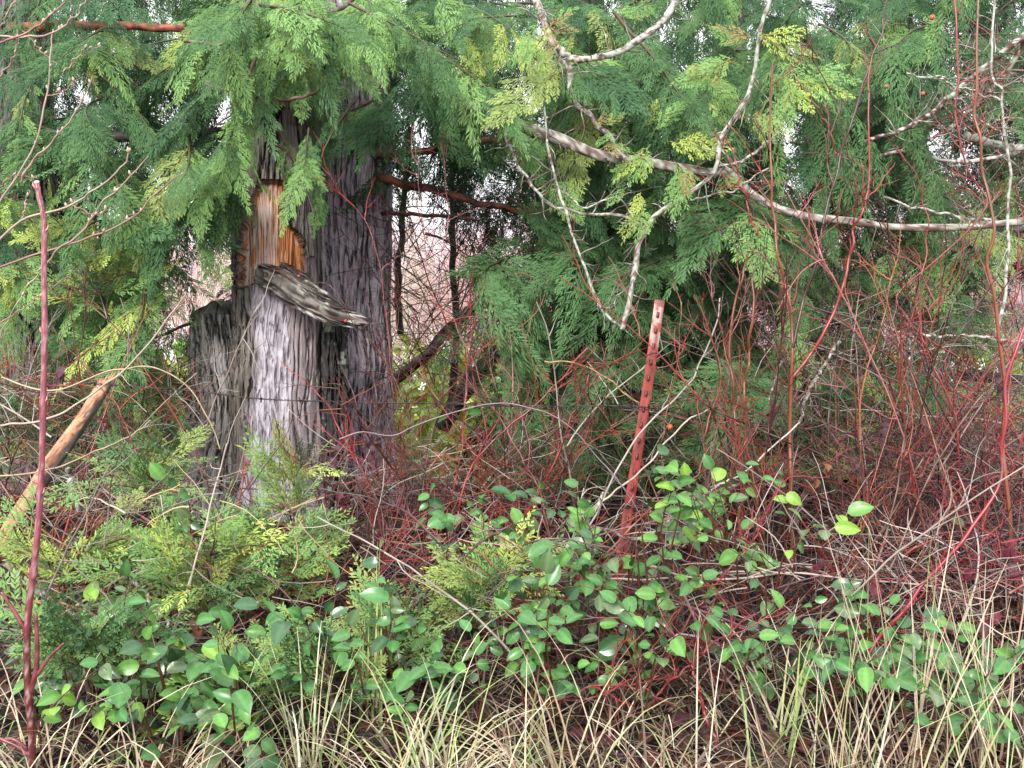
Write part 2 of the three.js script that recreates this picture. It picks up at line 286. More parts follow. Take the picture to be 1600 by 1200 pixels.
// ---------------------------------------------------------------- cedar sprays
function makeSpray(seed, len, wide, dense, droop, secLen, secW, step = 0.0105) {
  const R = rng(seed), mb = new MB(), nb = Math.round(len / dense), ax = (t) => V(len * t, -droop * len * t * t, Math.sin(t * 3 + seed) * len * 0.03);
  const brown = [1.1, 0.75, 0.55], pts = []; for (let i = 0; i <= 8; i++) pts.push(ax(i / 8));
  tube(mb, pts, (t) => 0.0022 * (1 - t * 0.7), 3, (t) => mixc(brown, [0.9, 1, 0.8], sstep(0.2, 0.7, t)), false);
  const leaf = (b, dir, l, w, c0, c1, up) => {
    const side = V(-dir.z, 0, dir.x).multiplyScalar(w); side.y += (R() - 0.5) * w * 0.9;
    const m = b.clone().addScaledVector(dir, l * 0.45), tip = b.clone().addScaledVector(dir, l); tip.y -= l * 0.12 + (R() - 0.5) * l * 0.2;
    const A = mb.v(b, c0), B = mb.v(m.clone().add(side), c0), D = mb.v(m.sub(side), c0), E = mb.v(tip, c1); mb.quad(A, D, E, B);
  };
  for (let i = 1; i <= nb; i++) {
    const t = Math.min(1, (i - 0.4 + R() * 0.3) / nb), s = i % 2 ? 1 : -1, b = ax(t), last = i === nb;
    const bl = (last ? 0.12 : wide * (Math.pow(1 - t, 0.75) * (0.55 + 0.45 * sstep(0, 0.25, t)) * (0.6 + 0.75 * R()) + 0.08)) * len;
    const ang = last ? 0 : (0.86 - 0.3 * t + (R() - 0.5) * 0.25) * s, n = Math.max(2, Math.round(bl / step)), tone = 0.82 + 0.36 * R();
    let q = b.clone(), an = ang; const dr = droop * 1.4 + R() * 0.25;
    for (let j = 0; j <= n; j++) {
      const u = j / n; an -= ang * 0.35 / n; const dir = V(Math.cos(an), -dr * u - droop * t, Math.sin(an)).normalize(), nx = q.clone().addScaledVector(dir, bl / n);
      const c0 = mulc([0.85, 0.92, 0.9], tone), c1 = mulc(mixc([1, 1.05, 0.95], [1.5, 1.42, 1.05], sstep(0.4, 1, u) * 0.7), tone);
      const side = V(-dir.z, 0, dir.x).multiplyScalar(0.0013 * (1 - u * 0.6)), A = mb.v(q.clone().add(side), c0), B = mb.v(q.clone().sub(side), c0), E = mb.v(nx, c0); mb.tri(A, B, E);
      const sl = secLen * (0.55 + 0.5 * Math.sin(Math.PI * (0.2 + 0.75 * u))) * (0.75 + 0.5 * R()), fan = (j === n) ? [0] : [j % 2 ? 1 : -1, R() < 0.55 ? (j % 2 ? -1 : 1) : 0];
      for (const f of fan) { if (f === 0 && j < n) continue; const a2 = an + f * (0.46 + R() * 0.22); leaf(q, V(Math.cos(a2), -dr * u * 0.8 - droop * t + (R() - 0.5) * 0.3, Math.sin(a2)).normalize(), sl, secW * (0.8 + 0.4 * R()), c0, c1); }
      q = nx;
    }
  }
  return mb.geo();
}
const SPRAY = []; for (let i = 0; i < 10; i++) SPRAY.push(makeSpray(100 + i * 7, 0.20 + 0.045 * (i % 5), 0.34 + 0.07 * (i % 3), 0.0155, 0.05 + 0.13 * (i % 4), 0.025, 0.0029, 0.0088));
const YOUNG = []; for (let i = 0; i < 7; i++) YOUNG.push(makeSpray(300 + i * 5, 0.105 + 0.018 * (i % 4), 0.42 + 0.06 * (i % 3), 0.0145, -0.05 + 0.12 * (i % 3), 0.017, 0.0025, 0.0088));
const bm = new THREE.Matrix4();
function orient(o, at, dir, nrm, roll, sc) {
  const x = dir.clone().normalize(), y = nrm.clone().addScaledVector(x, -nrm.dot(x)).normalize(), z = x.clone().cross(y);
  if (roll) { const c = Math.cos(roll), s = Math.sin(roll), yy = y.clone().multiplyScalar(c).addScaledVector(z, s); y.copy(yy); z.copy(x).cross(y); }
  bm.makeBasis(x, y, z); o.quaternion.setFromRotationMatrix(bm); o.position.copy(at); o.scale.setScalar(sc); return o;
}
const sprayCount = {};
const blocked = (v) => { const [x, y] = pxOf(v), d = -v.z; return d < 5.2 && ((x > 366 && x < 500 && y > 306 && y < 830) || (x > 498 && x < 614 && y > 232 && y < 830) || (x > 292 && x < 372 && y > 470 && y < 800) || (x > 620 && x < 760 && y > 380 && y < 760)) || (d < 5.6 && x > 612 && x < 745 && y > 400 && y < 700) || (d < 4.9 && x > 30 && x < 215 && y > 30 && y < 58) || (d < 4.8 && ((x > 600 && x < 850 && y > 268 && y < 352) || (x > 596 && x < 700 && y > 222 && y < 250) || (x > 286 && x < 392 && y > 194 && y < 224))); };
const BARKY = C('#5b3a2c', 0.6);
function bough(R, key, start, dir, len, n, scale, tones, hang = 0.75, free = false, geos = SPRAY, faceZ = 0.8) {
  const tree = T[key]; sprayCount[key] ??= 0; const most = 300;
  const pts = wander(R, start, dir, len, 9, 0.22, -0.05), list = [];
  for (let i = 0; i < n; i++) {
    const t = n === 1 ? 1 : 0.12 + 0.88 * i / (n - 1), k = Math.min(pts.length - 2, Math.floor(t * (pts.length - 1))), at = pts[k].clone().lerp(pts[k + 1], t * (pts.length - 1) - k), tg = pts[k + 1].clone().sub(pts[k]).normalize();
    const side = V(-tg.z, 0, tg.x).multiplyScalar(i % 2 ? 1 : -1), dd = tg.clone().multiplyScalar(i === n - 1 ? 1.2 : 0.55).addScaledVector(side, 0.6 * (0.5 + R())).add(V((R() - 0.5) * 0.9, -hang * (0.15 + R() * 0.95), (R() - 0.3) * 0.5)).normalize();
    const sc = scale * (0.6 + 0.75 * R()), tip = at.clone().addScaledVector(dd, 0.33 * sc), mid = at.clone().addScaledVector(dd, 0.17 * sc);
    if (!free && (blocked(tip) || blocked(mid))) continue;
    list.push([at, dd, sc]);
  }
  if (!list.length) return;
  const mb = new MB(); tube(mb, pts, (t) => 0.006 * (1.15 - t) * scale + 0.0012, 5, (t) => mixc(BARKY, C('#4c5a30', 0.6), t));
  const b = partOf('bough', mb, M.twig, tree); b.userData.n = 0; delete b.userData.n;
  for (const [at, dd, sc] of list) {
    if (sprayCount[key]++ >= most) { deep[key].push([at, dd, sc, 'mid']); continue; }
    const m = part('leaf_spray', geos[Math.floor(R() * geos.length)], CED[tones[Math.floor(R() * tones.length)]], b);
    orient(m, at.clone().sub(tree.position), dd, V((R() - 0.5) * 1.2, 0.45 + R() * 0.6, faceZ * (0.3 + R() * 1.1)), (R() - 0.5) * 1.1, sc);
  }
}
const deep = { scar: [], back: [], left: [], middle: [], right: [], edge: [] };
const keyAt = (x) => x < 270 ? 'left' : x < 470 ? 'scar' : x < 740 ? 'back' : x < 1120 ? 'middle' : x < 1390 ? 'right' : 'edge';
// how thick the hanging foliage is over the fence line: rows from the top of the crown downwards, sixteen columns left to right
const DENS = ['5568988735544554', '6788878878666643', '4686768744666643', '2556734434655543', '2545201366665444', '3541000299865332', '5750000299865321', '4751000188864321', '3241000077664310', '2120000044553200'];
{
  const R = rng(2024);
  DENS.forEach((row, j) => [...row].forEach((ch, i) => {
    let q = +ch * 0.34; const n = Math.floor(q) + (R() < q % 1 ? 1 : 0);
    for (let k = 0; k < n; k++) {
      const px = i * 100 + R() * 100, py = j * 75 + R() * 75 - 62, d = 3.95 + R() * (j < 4 ? 1.25 : 0.9) + (px > 780 && px < 1150 && j > 4 ? 0.3 : 0), key = keyAt(px);
      const tr = T[key].position, st = P(px, py, d), out = V(st.x - tr.x, 0, st.z - tr.z + 0.7).normalize();
      const dir = V(out.x + (R() - 0.5) * 1.8, -0.05 - 0.4 * R(), out.z * 0.6 + (R() - 0.3) * 0.9), len = 0.3 + R() * 0.3;
      const near = (4.9 - d) > R() * 1.3, low = j >= 5;
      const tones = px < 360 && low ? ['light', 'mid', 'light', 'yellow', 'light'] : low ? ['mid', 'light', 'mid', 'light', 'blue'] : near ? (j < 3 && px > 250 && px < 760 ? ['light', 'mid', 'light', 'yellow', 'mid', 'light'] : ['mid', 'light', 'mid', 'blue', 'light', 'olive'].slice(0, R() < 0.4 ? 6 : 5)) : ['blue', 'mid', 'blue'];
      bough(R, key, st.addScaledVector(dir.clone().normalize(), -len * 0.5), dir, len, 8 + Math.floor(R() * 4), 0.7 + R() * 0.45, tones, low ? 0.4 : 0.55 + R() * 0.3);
    }
  }));
  // some that the eye picks out
  const pick = [['back', 640, 120, 4.5, 0.5, -0.5, 0.5, 8, 0.95, ['mid', 'blue', 'mid']], ['back', 690, 190, 4.6, 0.4, -0.6, 0.35, 7, 0.9, ['blue', 'mid']], ['middle', 820, 250, 5.0, 0.2, -0.6, 0.5, 8, 1.1, ['blue', 'mid']], ['scar', 482, 200, 3.9, 0.08, -0.9, 0.2, 6, 0.55, ['mid', 'light', 'light'], true], ['scar', 498, 266, 3.88, 0.05, -0.95, 0.13, 6, 0.48, ['light', 'mid', 'light'], true], ['scar', 330, 262, 4.1, -0.05, -0.9, 0.3, 7, 0.8, ['mid', 'light', 'light']], ['left', 262, 285, 4.3, 0.3, -0.8, 0.3, 6, 0.9, ['blue', 'mid']], ['left', 205, 320, 4.4, 0.2, -0.8, 0.3, 7, 1, ['blue', 'mid', 'deep']], ['left', 300, 360, 4.5, 0.3, -0.6, 0.25, 5, 0.9, ['blue', 'mid']],
    ['scar', 436, 202, 3.95, 0.30, -0.55, 0.42, 9, 0.95, ['light', 'mid', 'light']], ['scar', 452, 236, 3.92, 0.34, -0.8, 0.40, 9, 0.95, ['mid', 'light', 'mid']], ['scar', 380, 215, 4.0, -0.4, -0.3, 0.2, 4, 0.6, ['light']],
    ['scar', 405, 8, 3.7, 0.6, -0.2, 0.5, 8, 0.9, ['light', 'light', 'mid']], ['scar', 425, -40, 3.75, -0.3, -0.5, 0.4, 8, 0.95, ['light', 'mid']], ['scar', 470, -50, 3.8, 0.2, -0.7, 0.4, 8, 0.95, ['mid', 'light']], ['scar', 400, 90, 3.9, -0.2, -0.6, 0.4, 7, 0.9, ['mid', 'light']], ['back', 545, 5, 3.7, 0.6, -0.3, 0.4, 7, 0.8, ['light', 'light', 'mid']], ['back', 640, 70, 3.9, 0.8, -0.3, 0.6, 9, 1, ['mid', 'light']], ['back', 560, 150, 4, -0.5, -0.6, 0.4, 6, 0.9, ['mid']],
    ['left', 150, 110, 4.2, 0.5, -0.4, 0.5, 7, 0.9, ['mid', 'light']], ['left', 60, 180, 4.4, -0.5, -0.3, 0.4, 6, 0.8, ['light', 'mid']], ['middle', 960, 20, 4.1, 0.4, -0.7, 0.6, 9, 1.1, ['mid', 'blue', 'mid']], ['middle', 985, 110, 4.1, 0.3, -0.8, 0.5, 8, 1.1, ['blue', 'mid']], ['right', 1250, 50, 4.2, 0.3, -0.7, 0.6, 9, 1.1, ['mid', 'light']],
    ['right', 1360, 60, 4.1, 0.2, -0.6, 0.5, 8, 0.9, ['mid', 'light']], ['right', 1400, 230, 4.1, 0.3, -0.7, 0.3, 5, 0.7, ['light']], ['right', 1265, 250, 4.0, 0.1, -0.8, 0.3, 4, 0.6, ['light']]];
  for (const [key, x, y, d, dx, dy, len, n, sc, tones, free] of pick) bough(R, key, P(x, y, d), V(dx, dy, 0.25), len, n + 4, sc * 0.95, tones, free ? 0.9 : 0.6, free);
  // the crowns behind
  const open = (x, y, d) => (x > 235 && x < 345 && y > 225 && y < 330) || (x > 225 && x < 362 && y > 395 && y < 500) || (x > 606 && x < 750 && y > 340 && y < 740) || (x > 1090 && x < 1345 && y < 42 && noise(x * 0.03, y * 0.05, 5) > 0.5) || (x > 1380 && y > 440 && y < 650) || (x < 80 && y < 36);
  for (let k = 0; k < 5200; k++) {
    const x = -250 + R() * 2150, y = -520 + Math.pow(R(), 0.9) * 1230, d = 4.9 + R() * 2.4;
    const thin = y > 430 ? (x > 760 && x < 1180 ? 0.8 : 0.25) : y < 0 ? 0.75 : 0.72;
    const at = P(x, y, d), tip = at.clone(); tip.y -= 0.2;
    const [tx, ty] = pxOf(tip); if (R() > thin || open(x, y, d) || open(tx, ty, d) || blocked(at) || blocked(tip) || (d < 5.5 && x > 490 && x < 622 && y > 150 && y < 800)) continue;
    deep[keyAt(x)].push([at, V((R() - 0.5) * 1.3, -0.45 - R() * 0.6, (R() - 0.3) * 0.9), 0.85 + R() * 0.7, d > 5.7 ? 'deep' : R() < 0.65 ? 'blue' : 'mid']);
  }
  const o = new THREE.Object3D();
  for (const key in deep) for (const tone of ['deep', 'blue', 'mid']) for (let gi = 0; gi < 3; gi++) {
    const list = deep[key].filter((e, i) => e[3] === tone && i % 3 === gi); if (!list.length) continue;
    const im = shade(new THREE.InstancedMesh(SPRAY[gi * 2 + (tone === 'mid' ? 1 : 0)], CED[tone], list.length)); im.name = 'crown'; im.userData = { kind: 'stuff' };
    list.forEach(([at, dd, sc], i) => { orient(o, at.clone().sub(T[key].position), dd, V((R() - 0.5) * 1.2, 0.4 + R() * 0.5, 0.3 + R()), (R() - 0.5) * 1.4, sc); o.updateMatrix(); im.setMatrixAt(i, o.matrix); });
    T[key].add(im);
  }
}
// bare limbs of the cedars
function limb(key, list, d, r0, r1, cols, seed, sides = 10, name = 'limb', wob = 0.012) {
  const pts = pathPx(list, d, 60, wob, seed), mb = new MB();
  tube(mb, pts, (t, a) => lerp(r0, r1, t) * (0.88 + 0.28 * fbm(t * 30, Math.cos(a) * 1.5, Math.sin(a) * 1.5 + seed, 3)), sides, (t, a, p) => { const n = fbm(p.x * 30, p.y * 60, p.z * 40 + seed, 4); return mixc(cols[0], cols[1], sstep(0.35, 0.65, n)); });
  partOf(name, mb, M.wood, T[key]);
}
const RED = [C('#3a1d16', 0.6), C('#96553c', 0.65)], DK = [C('#171312', 0.6), C('#4d403b', 0.6)], ORG = [C('#5a2416', 0.65), C('#b5623f', 0.7)];
limb('back', [[592, 279, 5.0], [648, 290], [699, 302], [749, 317], [800, 327], [868, 337], [975, 361]], 4.7, 0.021, 0.011, RED, 1);
limb('back', [[595, 333, 5.0], [665, 337], [745, 343]], 4.8, 0.011, 0.007, [DK[1], RED[1]], 2);
limb('back', [[585, 243, 5.0], [665, 236], [766, 219], [834, 212], [901, 204], [992, 185]], 4.65, 0.017, 0.011, RED, 3);
limb('scar', [[400, 204, 4.5], [340, 208], [285, 211], [220, 216], [120, 205]], 4.6, 0.033, 0.02, DK, 4);
limb('left', [[20, 44], [70, 41], [140, 41], [210, 40], [290, 47]], 4.9, 0.026, 0.018, ORG, 5);
limb('scar', [[250, 228], [290, 240], [340, 250]], 4.5, 0.008, 0.012, [DK[1], C('#8b7d74', 0.6)], 6);
limb('middle', [[925, 178], [938, 135], [933, 80], [940, 20]], 5.0, 0.013, 0.01, DK, 7);
limb('scar', [[285, 64], [354, 69], [422, 57], [506, 27], [560, -8]], 3.85, 0.006, 0.009, [C('#4e3c38', 0.6), C('#98867c', 0.6)], 8);
limb('scar', [[321, 132], [371, 145], [432, 155], [472, 152], [510, 132]], 3.85, 0.0045, 0.006, [C('#5b2f26', 0.6), C('#98766a', 0.6)], 9);
limb('scar', [[340, 196, 3.98], [388, 196], [430, 226], [470, 258], [520, 300]], 3.92, 0.004, 0.006, [C('#4b241b', 0.6), C('#7b4a3a', 0.6)], 10);
limb('right', [[1170, 270], [1240, 268], [1290, 264]], 4.4, 0.01, 0.006, ORG, 11);
limb('middle', [[870, 318], [930, 340], [985, 352], [1060, 372]], 5.2, 0.012, 0.012, RED, 12);
limb('edge', [[1700, 320, 5.2], [1600, 352, 4.7], [1500, 386], [1400, 414], [1300, 440]], 4.6, 0.030, 0.017, [C('#2b2423', 0.6), C('#8e8580', 0.62)], 13, 12);
limb('edge', [[1690, 600, 5.2], [1532, 590], [1431, 576], [1364, 570], [1290, 566]], 4.9, 0.026, 0.018, [C('#221d1a', 0.6), C('#4d4a3b', 0.6)], 14);
limb('middle', [[610, 600, 5.6], [660, 560], [700, 515], [745, 475], [775, 430]], 5.6, 0.030, 0.026, [C('#191514', 0.6), C('#5a524d', 0.6)], 15, 12, 'fallen_limb');
limb('middle', [[612, 590, 5.5], [655, 560], [690, 530]], 5.55, 0.017, 0.012, [C('#8e8a86', 0.6), C('#c0bcb8', 0.7)], 16, 10, 'fallen_limb');
limb('middle', [[690, 668, 5.4], [730, 605], [770, 560], [835, 500]], 5.4, 0.045, 0.05, [C('#0f0c0b', 0.6), C('#3e3a2e', 0.5)], 17, 12, 'fallen_limb');
limb('right', [[1347, 464], [1397, 491], [1458, 518], [1510, 545]], 4.6, 0.013, 0.010, [C('#6b3a26', 0.6), C('#a8714f', 0.6)], 18);
limb('right', [[1355, 598], [1404, 636], [1430, 660]], 4.5, 0.013, 0.008, [C('#6b3a26', 0.6), C('#a8714f', 0.6)], 19);
// small dark sapling trunks behind
for (const [px, d, list, lab] of [[708, 7, [[706, 250], [707, 400], [712, 520], [706, 660]], 'thin dark sapling standing in the gap right of the purple trunk'], [632, 7.5, [[640, 200], [630, 340], [622, 430], [626, 520]], 'thin dark stem close behind the purple trunk']]) {
  const mb = new MB(), pts = pathPx(list, d, 40, 0.02, px); tube(mb, pts, (t) => 0.02 + 0.008 * t, 8, (t, a, p) => mixc(C('#171413', 0.6), C('#4b4643', 0.6), fbm(p.x * 20, p.y * 30, 3, 3)));
  const t = thing('bare_sapling', lab, 'sapling', pts.at(-1)), r = rng(px); partOf('trunk', mb, M.bark, t);
  for (let k = 0; k < 9; k++) { const b = new MB(), s = pts[4 + k * 4]; tube(b, wander(r, s, V(r() - 0.5, 0.3 + r() * 0.5, r() - 0.5), 0.5 + r() * 0.5, 8, 0.4, -0.03), (t2) => 0.006 * (1.1 - t2), 4, C('#2a2220', 0.6)); partOf('branch', b, M.twig, t); }
}

// ---------------------------------------------------------------- lichened branches
const LICH = (seed, amount = 0.5, under = C('#7d6459', 0.64)) => (t, a, p) => {
  const n = fbm(p.x * 75, p.y * 110, p.z * 90 + seed, 4), n2 = fbm(p.x * 120, p.y * 120, p.z * 90 + seed, 2);
  let c = mixc(mulc(under, 0.45 + 0.9 * n2), mulc(C('#c6c1b8', 0.74), 0.6 + 0.65 * n2), sstep(0.64 - amount * 0.36, 0.78 - amount * 0.36, n * 0.75 + 0.25 * n2)); return mixc(c, C('#9fb09a', 0.7), sstep(0.55, 0.7, fbm(p.x * 50 + 9, p.y * 50, p.z * 50 + seed, 3)) * 0.7);
};
function twiglets(mb, R, pts, n, len, r, col, curl = 0.5, from = 0.05) {
  for (let k = 0; k < n; k++) {
    const i = Math.min(pts.length - 2, Math.floor((from + (1 - from) * R()) * (pts.length - 1))), tg = pts[i + 1].clone().sub(pts[i]).normalize(), dir = tg.multiplyScalar(0.5).add(V(R() - 0.5, R() - 0.45, R() - 0.5).multiplyScalar(1.8));
    tube(mb, wander(R, pts[i], dir, len * (0.4 + R() * 0.8), 6, curl, 0), (t) => r * (1.1 - 0.8 * t), 4, col, false);
  }
}
function lichenBranch(label, stems, sprays) {
  const first = pathPx(stems[0][0], stems[0][1], 2)[0], t = thing('lichen_branch', label, 'branch', first);
  stems.forEach(([list, d, r0, r1, am, under], k) => {
    const R = rng(900 + k + Math.round(list[0][0])), pts = pathPx(list, d, 130, 0.012, list[0][0]), mb = new MB(), s = list[0][0];
    tube(mb, pts, (q, a) => 0.88 * lerp(r0, r1, q) * (0.8 + 0.34 * fbm(q * 60, Math.cos(a) * 1.6, Math.sin(a) * 1.6 + s, 3) + 0.16 * sstep(0.62, 0.75, noise(q * 22, 3, s))), 11, LICH(s, am ?? 0.5, under));
    twiglets(mb, R, pts, Math.round(list.length * 3), 0.15, Math.min(r1 * 0.4, 0.0028), LICH(s, 0.4), 0.5);
    partOf('branch', mb, M.bark, t);
  });
  (sprays ?? []).forEach(([x, y, d, dx, dy, sc, tone], k) => {
    const R = rng(77 + k + x); for (let q = 0; q < 3; q++) orient(part('leaf_spray', YOUNG[Math.floor(R() * YOUNG.length)], CED[R() < 0.12 ? 'rust' : R() < 0.5 ? 'light' : tone], t), P(x + (R() - 0.5) * 26, y + (R() - 0.5) * 20, d + (R() - 0.5) * 0.1).sub(t.position), V(dx + (R() - 0.5) * 1.1, dy + (R() - 0.5) * 0.8, 0.3), V((R() - 0.5), 0.4, 0.8), 0, sc * 1.35 * (0.7 + R() * 0.5));
  });
}
lichenBranch('long sagging branch crusted with white lichen, reaching the right edge', [
  [[[695, 145, 4.3], [732, 162], [780, 184], [834, 203], [884, 219], [935, 240], [1003, 253], [1060, 262], [1114, 269], [1141, 271], [1171, 300], [1212, 324], [1263, 338], [1330, 349], [1398, 354], [1499, 353], [1610, 347]], 3.85, 0.028, 0.0155, 0.5]],
  [[1010, 230, 3.8, -0.3, -0.8, 0.8, 'yellow'], [1050, 215, 3.8, 0.6, -0.5, 0.9, 'yellow'], [1085, 240, 3.8, 0.8, 0.2, 0.8, 'olive'], [1020, 200, 3.8, 0.4, 0.7, 0.7, 'yellow'], [985, 250, 3.8, -0.5, -0.7, 0.7, 'light'], [1130, 265, 3.8, 0.4, -0.6, 0.6, 'olive'], [1060, 260, 3.75, 0.5, -0.8, 0.8, 'light']]);
lichenBranch('upturned pale branch curving down from the top edge above the red post', [
  [[[868, 72], [880, 82], [894, 90], [935, 91], [986, 71], [1030, 37], [1060, -6]], 3.75, 0.013, 0.014, 0.7], [[[830, -10], [836, 0], [847, 30], [867, 71], [888, 111], [891, 145], [921, 182], [952, 213], [975, 248]], 3.78, 0.017, 0.009, 0.55]],
  [[852, 45, 3.72, -0.2, -0.9, 0.7, 'yellow'], [840, 55, 3.72, -0.4, -0.8, 0.7, 'yellow'], [862, 40, 3.7, 0.8, 0.3, 0.6, 'yellow'], [935, 190, 3.72, 0.7, 0.3, 0.6, 'olive'], [940, 215, 3.72, 0.5, -0.4, 0.6, 'olive'], [858, 80, 3.72, -0.3, -0.8, 0.6, 'olive']]);
lichenBranch('crooked grey branch hanging to a pale broken end left of the red post', [
  [[[1206, -6], [1190, 44], [1181, 105], [1168, 145], [1154, 175], [1127, 216], [1117, 260], [1094, 287], [1062, 313], [1023, 337], [1002, 368], [994, 405], [983, 460], [974, 515]], 3.7, 0.008, 0.0115, 0.62], [[[1117, 260], [1161, 250], [1195, 226], [1219, 202], [1232, 179]], 3.72, 0.007, 0.004, 0.6], [[[1060, 314], [1100, 308], [1150, 295], [1200, 262]], 3.72, 0.004, 0.003, 0.7],
  [[[852, 169], [854, 216], [867, 270], [881, 327], [909, 402], [928, 454], [940, 483], [974, 515]], 3.72, 0.004, 0.0065, 0.7], [[[790, 202], [800, 243], [824, 280], [854, 314], [901, 331], [969, 337], [1004, 350]], 3.75, 0.006, 0.006, 0.6], [[[878, 294], [895, 315], [915, 326], [959, 310], [992, 336]], 3.73, 0.004, 0.0035, 0.6], [[[938, 481], [955, 478], [968, 462]], 3.72, 0.003, 0.002, 0.7]],
  [[1165, 70, 3.66, -0.7, 0.4, 0.7, 'olive'], [1150, 90, 3.66, -0.8, -0.3, 0.9, 'light'], [1130, 100, 3.66, -0.9, -0.4, 0.8, 'olive'], [1185, 60, 3.66, 0.6, -0.3, 0.7, 'yellow'], [1215, 75, 3.66, 0.9, -0.2, 0.8, 'olive'], [1250, 125, 3.66, 0.7, -0.2, 0.8, 'yellow'], [1235, 130, 3.66, 0.1, -0.9, 0.7, 'yellow'], [1225, 140, 3.66, -0.4, -0.8, 0.7, 'olive'], [1180, 180, 3.66, 0.1, -0.9, 0.6, 'olive'], [990, 300, 3.66, -0.4, -0.8, 0.7, 'yellow'], [1000, 320, 3.66, 0, -1, 0.7, 'olive'], [1070, 265, 3.66, -0.2, -0.9, 0.8, 'light']]);
lichenBranch('forked brown and white branch rising to the upper right corner', [[[[1352, 220], [1397, 209], [1438, 186], [1482, 152], [1532, 111], [1610, 48]], 3.8, 0.009, 0.013, 0.42, C('#5d3a33', 0.62)], [[[1455, 219], [1492, 196], [1532, 162], [1560, 132], [1610, 50]], 3.85, 0.008, 0.012, 0.15, C('#6b3a30', 0.62)], [[[1415, 113], [1450, 120], [1500, 122], [1555, 123]], 3.8, 0.003, 0.003, 0.7], [[[1445, 118], [1500, 136], [1562, 158]], 3.8, 0.003, 0.004, 0.7]]);
lichenBranch('slender white branch level with the fork at the right edge', [[[[1279, 263], [1337, 251], [1414, 236], [1465, 248], [1532, 250], [1610, 231]], 4.0, 0.006, 0.009, 0.66], [[[1505, 212], [1540, 222], [1610, 238]], 4.2, 0.018, 0.022, 0.75]]);
lichenBranch('thin white twig running just above the sagging lichened branch', [[[[1380, 308], [1424, 324], [1465, 332], [1532, 344], [1600, 352]], 4.0, 0.005, 0.007, 0.72]]);
lichenBranch('upright speckled grey stem hanging near the right edge', [[[[1556, -5], [1549, 111], [1563, 148], [1573, 236], [1575, 337], [1572, 440], [1560, 520]], 3.5, 0.004, 0.0065, 0.66], [[[1500, 150], [1525, 180], [1570, 215]], 3.5, 0.002, 0.003, 0.5]]);
lichenBranch('straight white stick lying level in the thicket at right', [[[[1435, 524], [1499, 525], [1549, 528], [1610, 537]], 3.6, 0.005, 0.0062, 0.8]]);
lichenBranch('short leaning lichened stick in the thicket below the tall red canes', [[[[1310, 532], [1283, 579], [1266, 606], [1250, 660]], 3.8, 0.007, 0.008, 0.62], [[[1090, 730], [1120, 725], [1155, 700], [1190, 650], [1225, 560]], 3.9, 0.006, 0.005, 0.5]]);
lichenBranch('stiff grey branch crossing the salal at the foot of the red post', [[[[1190, 745, 3.5], [1120, 770], [1060, 800], [1010, 840], [930, 830, 3.2], [880, 868, 3.1], [855, 900, 3.0]], 3.3, 0.006, 0.006, 0.5], [[[945, 770, 3.2], [915, 820, 3.15], [880, 865, 3.1]], 3.2, 0.006, 0.008, 0.6]]);
lichenBranch('pale bare stick bending down through the low cedar at left', [[[[208, 905], [240, 950], [262, 972], [280, 1010], [292, 1060]], 2.8, 0.0055, 0.004, 0.6, C('#8a7b74', 0.7)], [[[262, 972], [310, 976], [390, 986]], 2.8, 0.003, 0.002, 0.6]]);
lichenBranch('gnarled grey branch lying under the low cedar at lower left', [[[[10, 880], [60, 925], [110, 960], [150, 975], [190, 985]], 2.95, 0.012, 0.008, 0.45], [[[300, 905], [325, 935], [350, 955]], 2.95, 0.007, 0.006, 0.5], [[[135, 950], [138, 1010], [136, 1060], [135, 1120]], 2.8, 0.004, 0.003, 0.7], [[[105, 730, 3.3], [115, 770, 3.3], [120, 800, 3.3]], 3.3, 0.011, 0.009, 0.6], [[[318, 805], [345, 835], [420, 858]], 3.1, 0.005, 0.004, 0.6]]);

// broken orange limb on the left
{
  const pts = pathPx([[166, 596, 3.55], [140, 640], [112, 680], [78, 728], [40, 790], [5, 850]], 3.5, 90), t = thing('broken_branch', 'snapped orange branch stripped of bark, leaning at the left', 'branch', pts.at(-1)), mb = new MB();
  const a0 = C('#8f5a3f', 0.7), a1 = C('#cf9c78', 0.8), gr = C('#4b403b', 0.6);
  tube(mb, pts, (q, a) => (0.022 + 0.010 * q) * (0.82 + 0.4 * fbm(q * 8, Math.cos(a) * 2, Math.sin(a) * 2, 3)), 26, (q, a, p) => { const n = fbm(a * 5, q * 14, 3, 4), o = p.clone().sub(pts[Math.round(q * 90)]), e = sstep(0.35, 0.65, 0.42 + (fbm(q * 9, 5, 8, 3) - 0.5) * 0.6 - (o.x * -0.75 + o.y * 0.45 + o.z * 0.3) / 0.05); return mixc(mulc(mixc(a0, a1, sstep(0.3, 0.65, n)), 1 - 0.55 * (1 - sstep(0.0, 0.05, Math.abs(fbm(a * 4, q * 26, 9, 3) - 0.5)))), mixc(gr, C('#8d8480', 0.6), n), sstep(0.55, 0.75, e)); });
  partOf('trunk', mb, M.wood, t);
  const sp = new MB(), R = rng(3); for (let k = 0; k < 14; k++) { const s = pts[0].clone().add(V((R() - 0.5) * 0.045, -0.01 + (R() - 0.5) * 0.012, (R() - 0.5) * 0.04)), l = 0.02 + R() * 0.035; tube(sp, [s, s.clone().add(V(l * 0.4, l * 0.5, 0)), s.clone().add(V(l * 0.65, l, 0))], (q) => 0.006 * (1.05 - q), 4, mixc(a0, a1, R())); }
  partOf('splinter', sp, M.wood, t, { label: 'jagged splintered end' });
}

